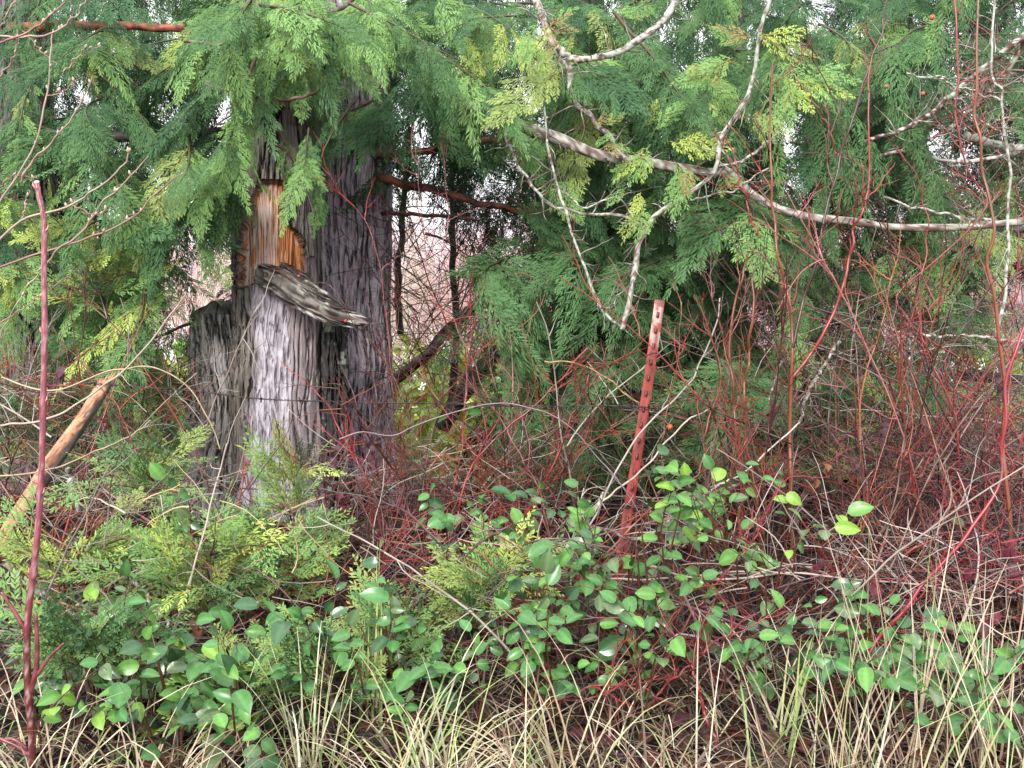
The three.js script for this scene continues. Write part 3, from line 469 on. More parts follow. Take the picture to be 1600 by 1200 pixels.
// ---------------------------------------------------------------- fence: post and wires
{
  const d = 3.4, A = P(1031, 468, d), B = P(958, 958, d + 0.02), t = thing('fence_post', 'leaning red steel fence post with studs and a worn white tip', 'fence post', B), ax = B.clone().sub(A).normalize(), len = A.distanceTo(B), sx = V(-ax.y, ax.x, 0).normalize(), sz = sx.clone().cross(ax).normalize(); if (sz.z < 0) sz.negate();
  const red = C('#a8342d', 0.62), red2 = C('#6b2722', 0.55), white = C('#d9c8bf', 0.7), rust = C('#5b2c20', 0.6);
  const prof = [[-0.0175, 0.001], [-0.0165, 0.004], [-0.006, 0.0045], [0.006, 0.0045], [0.0165, 0.004], [0.0175, 0.001], [0.016, -0.003], [0.004, -0.0045], [0.0025, -0.036], [-0.0025, -0.036], [-0.004, -0.0045], [-0.016, -0.003]];
  const mb = new MB(), N = 240; let prev;
  for (let i = 0; i <= N; i++) {
    const q = i / N, row = prof.map(([x, z], k) => { const p = A.clone().addScaledVector(ax, q * len).addScaledVector(sx, x).addScaledVector(sz, z); p.x += Math.sin(q * 5) * 0.002;
      const n = fbm(x * 260 + k, q * 30, 2, 4), st = fbm(x * 420, q * 9, 7, 3); let c = mixc(red, red2, sstep(0.5, 0.75, n) * 0.6 + (x > 0.015 ? 0.3 : 0)); c = mixc(c, rust, sstep(0.53, 0.62, fbm(x * 160, q * 40, 12, 4)) * 0.65); c = mixc(c, C('#c4766c', 0.6), sstep(0.55, 0.65, st) * 0.28); const w = sstep(0.17, 0.09, q + (st - 0.5) * 0.14); c = mixc(c, white, w * (0.1 + 0.75 * sstep(0.5, 0.56, fbm(x * 520, q * 22, 17, 3))) * 0.8); return mb.v(p, c); });
    if (prev) for (let k = 0; k < row.length; k++) mb.quad(prev[k], prev[(k + 1) % row.length], row[(k + 1) % row.length], row[k]); prev = row;
    if (i === 0) { const m = mb.v(A, white); row.forEach((v, k) => mb.tri(m, v, row[(k + 1) % row.length])); }
  }
  partOf('shaft', mb, M.paint, t);
  const stud = new MB(), s0 = C('#471a15', 0.6), s1 = C('#7a362d', 0.62);
  { const f = [[-0.0036, -0.009], [0.0036, -0.009], [0.0036, 0.009], [-0.0036, 0.009]], b = f.map(([x, y]) => stud.v(V(x * 1.3, y * 1.1, 0), s0)), m = f.map(([x, y]) => stud.v(V(x, y * 0.9 - 0.001, 0.009), s1));
    for (let k = 0; k < 4; k++) stud.quad(b[k], b[(k + 1) % 4], m[(k + 1) % 4], m[k]); stud.quad(m[0], m[1], m[2], m[3]); }
  const sg = stud.geo(), q = new THREE.Quaternion().setFromRotationMatrix(new THREE.Matrix4().makeBasis(sx.clone(), ax.clone().negate(), sx.clone().cross(ax.clone().negate())));
  for (let k = 0; k < 17; k++) { const m = part('stud', sg, M.paint, t); m.position.copy(A).addScaledVector(ax, 0.052 + k * 0.0541).addScaledVector(sz, 0.0035).addScaledVector(sx, Math.sin(k * 7) * 0.0012).sub(B); m.quaternion.copy(q); }
  // wires
  for (const [list, lab, clipY] of [[[[60, 592, 3.6], [169, 601, 3.5], [304, 611, 3.45], [405, 623], [540, 628], [700, 631], [833, 635], [1005, 636, 3.385], [1070, 647], [1200, 664], [1400, 684], [1700, 705, 3.3]], 'upper strand of twisted barbed wire crossing the grey trunk'], [[[60, 757, 3.6], [182, 760, 3.5], [304, 761, 3.45], [422, 765], [540, 770], [631, 772], [800, 780], [952, 788], [983, 790, 3.385], [1070, 797], [1240, 808], [1700, 820, 3.3]], 'lower strand of twisted barbed wire just above the salal leaves']]) {
    const pts = pathPx(list, 3.42, 900), w = thing('barbed_wire', lab, 'barbed wire', pts[0]), wm = [C('#2a2223', 0.7), C('#6d5a58', 0.65)];
    for (const ph of [0, Math.PI]) { const m2 = new MB(), { T: tt, N: nn } = frames(pts); tube(m2, pts.map((p, i) => { const a = i * 0.6 + ph, b = tt[i].clone().cross(nn[i]); return p.clone().addScaledVector(nn[i], Math.cos(a) * 0.0019).addScaledVector(b, Math.sin(a) * 0.0019); }), 0.0015, 4, (q2, a, p) => mixc(wm[0], wm[1], noise(p.x * 60, ph, 3))); partOf('strand', m2, M.wire, w); }
    const R = rng(Math.round(list[1][1])); for (let k = 30; k < 880; k += 34 + Math.floor(R() * 6)) { const m2 = new MB(), c = pts[k]; for (let z = 0; z < 2; z++) { const v = V((R() - 0.5) * 0.7, 1, (R() - 0.5) * 2).normalize().multiplyScalar(0.013); tube(m2, [c.clone().sub(v).add(V(0.003 * z, 0, 0)), c.clone().add(V(0.002, 0, 0.002)), c.clone().add(v)], 0.0012, 4, wm[0]); } for (let z = 0; z < 2; z++) { const ring = []; for (let a = 0; a <= 8; a++) ring.push(c.clone().add(V(0.003 * (z - 0.5) + a * 0.0005, Math.cos(a * 1.6) * 0.004, Math.sin(a * 1.6) * 0.004))); tube(m2, ring, 0.001, 4, wm[0]); } partOf('barb', m2, M.wire, w); }
  }
}

// ---------------------------------------------------------------- rose canes
const CANE = { red: C('#9c3a38', 0.72), bright: C('#a4383f', 0.72), rust: C('#8a4a30', 0.68), orange: C('#a8693c', 0.72), dark: C('#4d2a26', 0.6), pink: C('#b06a6a', 0.72), brown: C('#684a3d', 0.6), grey: C('#8d8079', 0.65), pale: C('#b9aba0', 0.75), mauve: C('#75565c', 0.62), tan: C('#bda07c', 0.78), black: C('#241c1c', 0.6) };
function prickles(mb, R, pts, r, col, step) {
  for (let i = 1; i < pts.length - 1; i += step) { const tg = pts[i + 1].clone().sub(pts[i]).normalize(), o = V(R() - 0.5, R() - 0.5, R() - 0.5); o.addScaledVector(tg, -o.dot(tg)).normalize(); const b = pts[i].clone().addScaledVector(o, r * 0.6), s = tg.clone().multiplyScalar(0.003), u = o.clone().cross(tg).multiplyScalar(0.0012); const A = mb.v(b.clone().add(s).add(u), col), B = mb.v(b.clone().sub(s).add(u), col), D = mb.v(b.clone().sub(u), col), E = mb.v(b.clone().addScaledVector(o, 0.007).addScaledVector(tg, -0.002), col); mb.tri(A, B, E); mb.tri(B, D, E); mb.tri(D, A, E); }
}
function canePart(parent, R, pts, r0, r1, col, nTw, twLen, fine = 1, side = null) {
  const mb = new MB(), tint = mulc(col, 0.8 + 0.4 * R()), seed = R() * 90;
  tube(mb, pts, (t) => lerp(r0, r1, t), 6, (t, a, p) => mulc(mixc(tint, side ?? CANE.brown, sstep(0.5, 0.8, noise(t * 9, seed, 2)) * 0.6), 0.85 + 0.3 * noise(p.x * 90, p.y * 90, seed)));
  prickles(mb, R, pts, r0, mulc(tint, 0.9), 2);
  for (let k = 0; k < nTw; k++) {
    const i = Math.min(pts.length - 2, Math.floor((0.22 + 0.78 * R()) * (pts.length - 1))), tg = pts[i + 1].clone().sub(pts[i]).normalize(), dir = tg.multiplyScalar(0.6).add(V(R() - 0.5, R() - 0.3, R() - 0.5).multiplyScalar(1.7)), l = twLen * (0.35 + R() * 0.9), w = wander(R, pts[i], dir, l, 9, 0.45, 0.01), cc = mulc(mixc(tint, side ?? (R() < 0.5 ? CANE.red : CANE.mauve), R() * 0.6), 0.8 + 0.4 * R());
    tube(mb, w, (t) => 0.0021 * fine * (1.15 - 0.7 * t), 4, cc, false); prickles(mb, R, w, 0.0015, cc, 2);
    for (let q = 0; q < 3; q++) { const j = 2 + Math.floor(R() * 6), w2 = wander(R, w[j], w[j + 1].clone().sub(w[j]).normalize().add(V(R() - 0.5, R() - 0.4, R() - 0.5).multiplyScalar(1.8)), l * (0.25 + R() * 0.4), 5, 0.5, 0); tube(mb, w2, (t) => 0.0014 * fine * (1.15 - 0.6 * t), 3, mulc(cc, 0.9), false); }
  }
  return partOf('cane', mb, M.cane, parent);
}
const hipGeo = (() => { const mb = new MB(), pr = [[0, -0.0075], [0.0045, -0.0062], [0.0072, -0.001], [0.0066, 0.0035], [0.0035, 0.0068], [0.0016, 0.0075], [0.0022, 0.0105], [0, 0.011]]; let prev; pr.forEach(([r, y], k) => { const row = []; for (let i = 0; i < 10; i++) row.push(mb.v(V(Math.cos(i / 10 * 6.2832) * r, y, Math.sin(i / 10 * 6.2832) * r), k > 4 ? C('#5b2a1c', 0.6) : C('#d24a25', 0.8))); if (prev) for (let i = 0; i < 10; i++) mb.quad(prev[i], row[i], row[(i + 1) % 10], prev[(i + 1) % 10]); prev = row; }); return mb.geo(); })();
function hip(parent, x, y, d, sc = 1) { const m = part('rose_hip', hipGeo, M.hip, parent); m.position.copy(P(x, y, d)).sub(parent.position); m.rotation.set(2.6, 0, 0.5); m.scale.setScalar(sc); }
function roseBush(label, px, d, n, hgt, spread, cols, twN, seed, opts = {}) {
  const R = rng(seed), x0 = (px - 800) * K * d, base = V(x0, gY(x0, -d), -d), t = thing('rose_bush', label, 'rose bush', base, 'rose bushes along the fence');
  for (let k = 0; k < n; k++) {
    const s = V(x0 + (R() - 0.5) * spread * 0.8, 0, -d + (R() - 0.5) * 0.45); s.y = gY(s.x, s.z) - 0.03;
    const h = hgt * (0.55 + 0.55 * R()), dir = V((R() - 0.5) * (opts.lean ?? 1.0) + (opts.tilt ?? 0), 1, (R() - 0.5) * 0.6), pts = wander(R, s, dir, h, 20, 0.14, (opts.arch ?? -0.012));
    canePart(t, R, pts, 0.0032 + R() * 0.0022, 0.0014, CANE[cols[Math.floor(R() * cols.length)]], Math.round(twN * (0.6 + R() * 0.8)), opts.tw ?? 0.26, opts.fine ?? 1);
  }
  return t;
}
function caneBy(t, list, d, r0, r1, col, nTw, seed, tw = 0.2) { const R = rng(seed); return canePart(t, R, pathPx(list, d, 46, 0.012, seed), r0, r1, CANE[col], nTw, tw); }
{
  const a = roseBush('tangled red rose bush in the gap between the purple trunk and cedar boughs', 725, 3.85, 17, 1.0, 0.55, ['red', 'brown', 'dark', 'pink', 'brown', 'mauve'], 8, 41, { lean: 1.1, fine: 0.9 });
  caneBy(a, [[716, 815], [722, 771], [746, 720], [790, 672], [830, 640], [867, 600], [918, 545]], 3.6, 0.0045, 0.0026, 'bright', 7, 5); caneBy(a, [[690, 830], [715, 740], [725, 660], [730, 560], [745, 500]], 3.6, 0.0035, 0.002, 'red', 7, 6); caneBy(a, [[860, 840], [840, 760], [800, 690], [740, 570], [700, 480]], 3.6, 0.003, 0.002, 'pink', 7, 7);
  caneBy(a, [[812, 820], [860, 735], [893, 650], [915, 600], [930, 560]], 3.62, 0.0034, 0.002, 'bright', 7, 8); for (const s of [[650, 230, 660, 340, 665, 420], [690, 225, 700, 330, 690, 400]]) caneBy(a, [[s[4], s[5]], [s[2], s[3]], [s[0], s[1]]], 4.2, 0.002, 0.0015, 'pink', 5, s[0]);
  const b = roseBush('fine red rose canes standing before the foot of the purple trunk', 565, 3.55, 8, 0.6, 0.45, ['red', 'dark', 'brown', 'mauve'], 6, 43, { lean: 1.2 });
  caneBy(b, [[600, 870], [580, 760], [545, 700], [500, 620], [440, 565]], 3.5, 0.003, 0.0016, 'bright', 5, 11); caneBy(b, [[640, 860], [585, 720], [590, 640], [575, 560], [520, 450], [480, 440]], 3.7, 0.0025, 0.0015, 'dark', 6, 12); caneBy(b, [[610, 850], [630, 700], [610, 560], [590, 400], [560, 330], [510, 285]], 3.9, 0.0025, 0.0014, 'red', 6, 13);
  hip(b, 467, 431, 3.95, 0.75); hip(b, 540, 501, 3.95, 0.8);
  const c = roseBush('clump of upright rusty rose canes right of the red post', 1150, 3.35, 11, 1.2, 0.5, ['rust', 'brown', 'dark', 'mauve', 'red'], 6, 44, { lean: 0.5 });
  caneBy(c, [[1166, 940], [1161, 860], [1158, 805], [1161, 754], [1151, 670], [1144, 602], [1144, 501], [1158, 434], [1170, 400]], 3.2, 0.0062, 0.003, 'rust', 8, 21); caneBy(c, [[1190, 930], [1182, 781], [1168, 704], [1165, 602], [1171, 535], [1178, 434]], 3.25, 0.006, 0.003, 'rust', 8, 22); caneBy(c, [[1122, 900], [1109, 805], [1102, 720], [1104, 670], [1125, 600], [1110, 520], [1085, 460]], 3.2, 0.0045, 0.002, 'rust', 6, 23);
  caneBy(c, [[1040, 760], [1035, 700], [1040, 650], [1060, 560], [1065, 470]], 3.35, 0.002, 0.0014, 'rust', 3, 24); hip(c, 1047, 667, 3.3, 1.25);
  const e = roseBush('tall rust orange rose canes forking high against the right hand cedars', 1255, 3.35, 11, 1.35, 0.6, ['mauve', 'rust', 'brown', 'dark', 'red'], 6, 45, { lean: 0.6 });
  caneBy(e, [[1240, 900], [1237, 805], [1236, 704], [1237, 602], [1237, 500], [1225, 444], [1214, 405], [1209, 337], [1205, 270], [1205, 101]], 3.25, 0.0072, 0.003, 'rust', 12, 31, 0.24); caneBy(e, [[1237, 592], [1276, 542], [1310, 461], [1327, 405], [1337, 354], [1354, 304], [1354, 162], [1360, 90]], 3.25, 0.0062, 0.0022, 'red', 10, 32); caneBy(e, [[1238, 545], [1259, 467], [1276, 402], [1296, 310], [1317, 236], [1340, 162], [1354, 111], [1377, 54], [1386, -10]], 3.25, 0.005, 0.003, 'dark', 10, 33);
  caneBy(e, [[1185, 370], [1165, 310], [1145, 240], [1133, 215]], 3.3, 0.0028, 0.002, 'bright', 3, 34); caneBy(e, [[1310, 245], [1290, 190], [1265, 150], [1240, 120]], 3.3, 0.0024, 0.002, 'red', 3, 35); caneBy(e, [[1340, 900], [1344, 800], [1342, 700], [1350, 590], [1375, 520], [1390, 440], [1400, 400]], 3.4, 0.004, 0.002, 'orange', 7, 36);
  hip(e, 1457, 27, 3.3, 1.2); hip(e, 1442, 146, 3.3, 0.9); hip(e, 1385, 135, 3.3, 0.8);
  const f = roseBush('dense mass of red rose canes filling the right side', 1440, 3.5, 18, 1.5, 0.8, ['brown', 'dark', 'mauve', 'pink', 'mauve', 'red'], 9, 46, { lean: 0.8, tw: 0.32 });
  caneBy(f, [[1495, 560], [1440, 520], [1400, 470], [1470, 400], [1539, 317], [1516, 270], [1499, 219], [1495, 152], [1495, 67], [1495, -6]], 3.4, 0.0026, 0.0036, 'red', 9, 51); caneBy(f, [[1500, 690], [1450, 590], [1430, 520], [1410, 430], [1380, 350], [1340, 290], [1300, 150], [1250, 60]], 3.4, 0.003, 0.002, 'dark', 9, 52);
  caneBy(f, [[1505, 800], [1490, 650], [1455, 560], [1430, 480], [1450, 380], [1440, 290]], 3.35, 0.0036, 0.002, 'bright', 8, 53);
  const g = roseBush('thick bright red rose cane arching up at the right edge', 1568, 3.15, 8, 1.2, 0.35, ['red', 'bright', 'dark', 'rust'], 7, 47, { lean: 0.6 });
  caneBy(g, [[1286, 1185], [1306, 1119], [1330, 1062], [1374, 998], [1424, 940], [1465, 890], [1499, 846], [1543, 795], [1570, 740], [1568, 704], [1570, 636], [1580, 569], [1605, 505]], 2.75, 0.0062, 0.004, 'bright', 8, 61); caneBy(g, [[1580, 860], [1573, 781], [1568, 700], [1572, 600], [1555, 480], [1546, 400], [1553, 371], [1546, 304], [1532, 236], [1526, 175], [1527, 118], [1526, -6]], 3.1, 0.006, 0.0036, 'rust', 12, 62); caneBy(g, [[1310, 1110], [1345, 1030], [1360, 960], [1420, 900], [1470, 820], [1500, 760]], 2.8, 0.004, 0.002, 'rust', 6, 63);
  const h = roseBush('low sprawling red rose stems above the dry grass below the post', 1010, 2.9, 7, 0.45, 0.5, ['red', 'rust', 'dark', 'orange'], 6, 48, { lean: 1.6, tw: 0.2 });
  caneBy(h, [[1040, 1035], [1060, 994], [1114, 920], [1161, 859], [1190, 825]], 2.8, 0.0036, 0.0022, 'bright', 4, 71); caneBy(h, [[1133, 1205], [1107, 1122], [1089, 1062], [1078, 1030]], 2.4, 0.0045, 0.003, 'bright', 2, 72); caneBy(h, [[960, 1170], [975, 1080], [965, 1000], [940, 960]], 2.7, 0.003, 0.002, 'red', 3, 73); caneBy(h, [[800, 1130], [880, 1090], [960, 1070], [1010, 1080], [1060, 1110]], 2.45, 0.003, 0.002, 'red', 6, 75, 0.2); caneBy(h, [[985, 1120], [1000, 1060], [985, 980], [960, 930]], 2.5, 0.003, 0.002, 'rust', 8, 76, 0.2); caneBy(h, [[1010, 1110], [1060, 1050], [1120, 1000], [1180, 960]], 2.5, 0.003, 0.002, 'red', 6, 77, 0.2); caneBy(h, [[880, 1165], [873, 1060], [865, 980]], 2.7, 0.0025, 0.0018, 'red', 2, 74);
  const i = roseBush('thin rust coloured rose stems rising through the low cedar at left', 250, 3.2, 8, 0.55, 0.7, ['rust', 'red', 'orange'], 4, 49, { lean: 1.0 });
  caneBy(i, [[20, 1010], [90, 920], [140, 840], [165, 790]], 2.8, 0.003, 0.002, 'rust', 3, 81); caneBy(i, [[400, 990], [385, 930], [378, 880], [372, 820], [380, 740], [388, 700]], 3.2, 0.0026, 0.0018, 'bright', 4, 82); caneBy(i, [[300, 800], [220, 720], [190, 650], [160, 610], [90, 600]], 3.4, 0.002, 0.0015, 'red', 5, 83); caneBy(i, [[20, 935], [100, 945], [170, 970], [265, 1008], [310, 998]], 2.75, 0.003, 0.002, 'orange', 3, 84);
  roseBush('low dark red rose twigs at the foot of the narrow stub', 480, 3.2, 7, 0.5, 0.4, ['dark', 'red'], 6, 91, { lean: 1.5 });
  roseBush('rose twigs crossing the foliage at the left edge behind the tall pink stem', 60, 3.7, 9, 1.1, 0.5, ['red', 'dark', 'red', 'rust'], 6, 92, { lean: 0.9, fine: 0.9 });
}

// ---------------------------------------------------------------- brambles: interlaced dead canes
function thicket(label, x0, x1, y0, y1, d0, d1, nMain, nFine, cols, seed, lenF = 1) {
  const R = rng(seed), c = P((x0 + x1) / 2, y1, (d0 + d1) / 2), t = thing('bramble_thicket', label, 'brambles', c), fine = new MB();
  for (let k = 0; k < nMain; k++) { const s = P(lerp(x0, x1, R()), lerp(y0, y1, 0.2 + 0.8 * R()), lerp(d0, d1, R())), mb = new MB(), col = CANE[cols[Math.floor(R() * cols.length)]], pts = wander(R, s, V((R() - 0.5) * 2, 0.2 + R() * 0.6, (R() - 0.5) * 0.7), (0.5 + R() * 0.7) * lenF, 16, 0.18, -0.03); tube(mb, pts, (q) => 0.0034 * (1.1 - 0.6 * q), 5, (q, a, p) => mulc(mixc(col, CANE.pale, sstep(0.55, 0.75, noise(p.x * 60, p.y * 60, k)) * 0.4), 0.7 + 0.5 * noise(p.x * 30, p.y * 30, 9))); twiglets(mb, R, pts, 7, 0.18, 0.0018, mulc(col, 0.9), 0.5); partOf('cane', mb, M.twig, t); }
  for (let k = 0; k < nFine; k++) { const s = P(lerp(x0, x1, R()), lerp(y0, y1, R()), lerp(d0, d1, R())), w = wander(R, s, V((R() - 0.5) * 2, (R() - 0.35) * 1.3, (R() - 0.5)), (0.12 + R() * 0.34) * lenF, 6, 0.4, -0.01); tube(fine, w, (q) => (0.0012 + 0.0006 * (k % 3)) * (1.1 - 0.5 * q), 3, mulc(CANE[cols[Math.floor(R() * cols.length)]], 0.75 + 0.5 * R()), false); }
  partOf('twigs', fine, M.twig, t, { kind: 'stuff' });
}
thicket('grey mauve tangle of dead brambles below the dark limb at right', 1180, 1640, 470, 720, 3.9, 5.0, 50, 1200, ['mauve', 'grey', 'brown', 'dark', 'pale', 'black', 'brown'], 201, 0.9);
thicket('heavy heap of dead bramble canes at the right edge', 1290, 1650, 680, 900, 3.3, 4.2, 60, 1300, ['mauve', 'brown', 'dark', 'dark', 'grey', 'red', 'black'], 202, 0.75);
thicket('brown twiggy brambles between the right salal clumps', 1080, 1640, 860, 1080, 3.1, 3.9, 34, 800, ['dark', 'brown', 'mauve', 'brown', 'pale', 'black', 'dark'], 203, 0.6);
thicket('dark brambles matted behind the red post', 880, 1220, 620, 860, 3.7, 4.6, 24, 420, ['dark', 'brown', 'rust', 'pale', 'dark', 'black'], 204, 0.7);
thicket('wiry brown brambles hanging in the gap right of the purple trunk', 600, 880, 330, 620, 4.6, 5.6, 26, 620, ['dark', 'brown', 'rust', 'black', 'mauve'], 205, 0.9);
thicket('red brown brambles under the fence wires between trunk and post', 510, 900, 690, 880, 3.6, 4.3, 30, 620, ['dark', 'red', 'brown', 'pale', 'rust', 'grey'], 206, 0.65);
thicket('brown twigs caught in the bottom hollow below the trunk', 380, 860, 900, 1080, 3.0, 3.6, 12, 420, ['dark', 'brown', 'mauve', 'rust'], 207, 0.5);
thicket('dead twigs under the broken orange branch', 0, 330, 560, 860, 3.6, 4.5, 30, 700, ['dark', 'brown', 'rust', 'grey', 'pale'], 208, 0.7);
thicket('grey twigs laced through the foliage by the upper right edge', 1380, 1640, 60, 470, 4.2, 5.2, 34, 500, ['mauve', 'pale', 'grey', 'dark', 'red'], 209, 0.9);

thicket('pale and red dead twigs woven among the salal right of the post', 1050, 1600, 830, 1090, 2.65, 3.1, 20, 420, ['pale', 'mauve', 'red', 'brown', 'grey', 'dark'], 210, 0.7);
thicket('pale and red dead twigs woven among the salal left of the post', 560, 960, 840, 1080, 2.65, 3.2, 14, 320, ['pale', 'mauve', 'red', 'brown', 'grey', 'rust'], 211, 0.65);
thicket('thin straw coloured twigs among the low yellow cedars', 0, 520, 760, 1080, 2.6, 3.2, 9, 300, ['pale', 'brown', 'grey', 'rust', 'tan'], 212, 0.65);

// pale arching stems
function drySt(label, list, d, r, col, seed, n = 3) { const R = rng(seed), pts = pathPx(list, d, 60, 0.006, seed), t = thing('dry_stem', label, 'stem', pts[0]), mb = new MB(); tube(mb, pts, (q) => r * (1.1 - 0.4 * q), 6, (q, a, p) => mulc(col, 0.75 + 0.45 * noise(p.x * 50, p.y * 50, seed))); partOf('stalk', mb, M.twig, t); if (n) { for (let k = 0; k < n; k++) { const m2 = new MB(); twiglets(m2, R, pts, 1, 0.16, r * 0.5, mulc(col, 0.9)); partOf('side_twig', m2, M.twig, t); } } }
drySt('long pale lavender stem arching from the trunk across to below the post', [[530, 687], [564, 675], [614, 680], [641, 670], [719, 640], [766, 631], [810, 633], [851, 643], [894, 670], [935, 714], [969, 758], [999, 802], [1060, 920], [1140, 1010]], 3.3, 0.0022, C('#96858a', 0.6), 1);
drySt('whitish stem rising right from the salal to the red post', [[880, 880], [935, 798], [962, 737], [1019, 656], [1072, 607], [1097, 562], [1121, 501], [1126, 465]], 3.36, 0.0034, C('#b3a8a0', 0.7), 2);
drySt('orange brown stem curving into the red post from the left', [[851, 565], [894, 567], [952, 592], [979, 619], [1003, 632]], 3.45, 0.003, C('#a8825c', 0.75), 3);
drySt('pale stem slanting up to the rose hip beside the post', [[905, 810], [952, 775], [1002, 735], [1070, 660], [1105, 640]], 3.33, 0.0036, C('#bba79a', 0.78), 4);
drySt('pair of pale stems bending level below the post', [[800, 892], [870, 894], [950, 905], [1060, 903], [1150, 893], [1236, 896]], 2.95, 0.0036, C('#c2ad9f', 0.78), 5, 4);
drySt('pale level stem over the right hand leaves', [[1000, 880], [1100, 905], [1236, 896], [1330, 905], [1450, 915], [1550, 940]], 2.9, 0.0034, C('#c2ad9f', 0.78), 6, 4);
drySt('thin straw stem arching over the broken orange branch', [[0, 665], [75, 655], [165, 600], [230, 540], [292, 458]], 3.1, 0.0034, C('#b3a092', 0.78), 7);
drySt('curved straw stem falling across the dark stump', [[0, 590], [80, 610], [180, 578], [240, 575], [290, 600], [322, 650], [345, 700]], 3.2, 0.0028, C('#b09a7c', 0.75), 8, 2);
drySt('brown straw stem sweeping up to the low cedar tip', [[0, 745], [75, 735], [150, 705], [205, 680], [237, 655]], 3.0, 0.003, C('#a08972', 0.75), 9, 2);
drySt('grey mauve stem sloping through the lower right stalks', [[1060, 990], [1105, 1000], [1150, 1030], [1185, 1055], [1225, 1095]], 2.7, 0.0032, C('#9a8790', 0.72), 10, 2);
drySt('slanting brown stems left of the lower right grass', [[1062, 920], [1090, 975], [1120, 1030], [1150, 1090], [1185, 1170]], 2.6, 0.0034, C('#9b8078', 0.72), 11, 2);
drySt('pale crossing stick at the right of the post foot', [[1070, 800], [1120, 760], [1160, 740], [1250, 660]], 3.2, 0.0038, C('#c9beb3', 0.78), 12, 2);

// bare shrub with buds at the left
{
  const t = thing('bare_shrub', 'bare budding shrub with pale twigs fanning up at the left edge', 'shrub', P(-40, 520, 2.9)), R = rng(66), pale = C('#a78f82', 0.75), redb = C('#8a4a44', 0.7);
  const budG = (() => { const mb = new MB(); tube(mb, [V(0, 0, 0), V(0, 0.004, 0), V(0, 0.009, 0), V(0, 0.014, 0)], (q) => 0.0034 * Math.sin(0.4 + q * 2.6), 6, (q) => mixc(C('#8b4a40', 0.7), C('#d8b9a8', 0.8), q)); return mb.geo(); })();
  [[[-20, 395], [34, 344], [111, 320], [145, 297], [189, 263], [202, 236]], [[60, 425], [81, 402], [135, 351], [162, 317], [202, 277], [233, 243]], [[-10, 420], [91, 388], [152, 368], [216, 334], [243, 304], [287, 270]], [[-10, 350], [0, 314], [30, 270], [61, 209], [74, 152], [81, 84], [84, 47]], [[30, 285], [44, 260], [78, 223], [115, 179], [145, 121]], [[-10, 70], [51, 47], [84, 20], [108, -8]], [[-10, 58], [84, 51], [120, 20], [140, -8]], [[-10, 512], [40, 480], [75, 455], [110, 430]], [[-10, 300], [25, 275], [55, 280]], [[34, 344], [42, 315], [45, 296]], [[74, 152], [100, 143], [128, 120]], [[81, 402], [30, 470], [-20, 560]], [[22, 0], [0, 45], [-15, 70]], [[0, 120], [25, 85], [25, 45]], [[100, 113], [130, 80], [160, 72]], [[36, 50], [60, 75], [90, 102]], [[111, 320], [150, 335], [165, 328]]].forEach((l, k) => {
    const mb = new MB(), pts = pathPx(l, 2.9 + (k % 4) * 0.12, 26, 0.008, k), cc = mixc(pale, redb, (k * 0.37) % 1 * 0.8); tube(mb, pts, (q) => (k < 7 ? 0.0036 : 0.0024) * (1.1 - 0.55 * q), 6, (q, a, p) => mulc(cc, 0.75 + 0.5 * noise(p.x * 70, p.y * 70, k))); partOf('cane', mb, M.twig, t);
    for (let q = 0; q < (k < 7 ? 6 : 3); q++) { const i = Math.min(25, 8 + Math.floor(R() * 18)), m = part('bud', budG, M.twig, t); m.position.copy(pts[i]).sub(t.position); m.quaternion.setFromUnitVectors(V(0, 1, 0), V(R() - 0.4, 0.8, R() - 0.5).normalize()); m.scale.setScalar(0.8 + R() * 0.6); }
  });
}
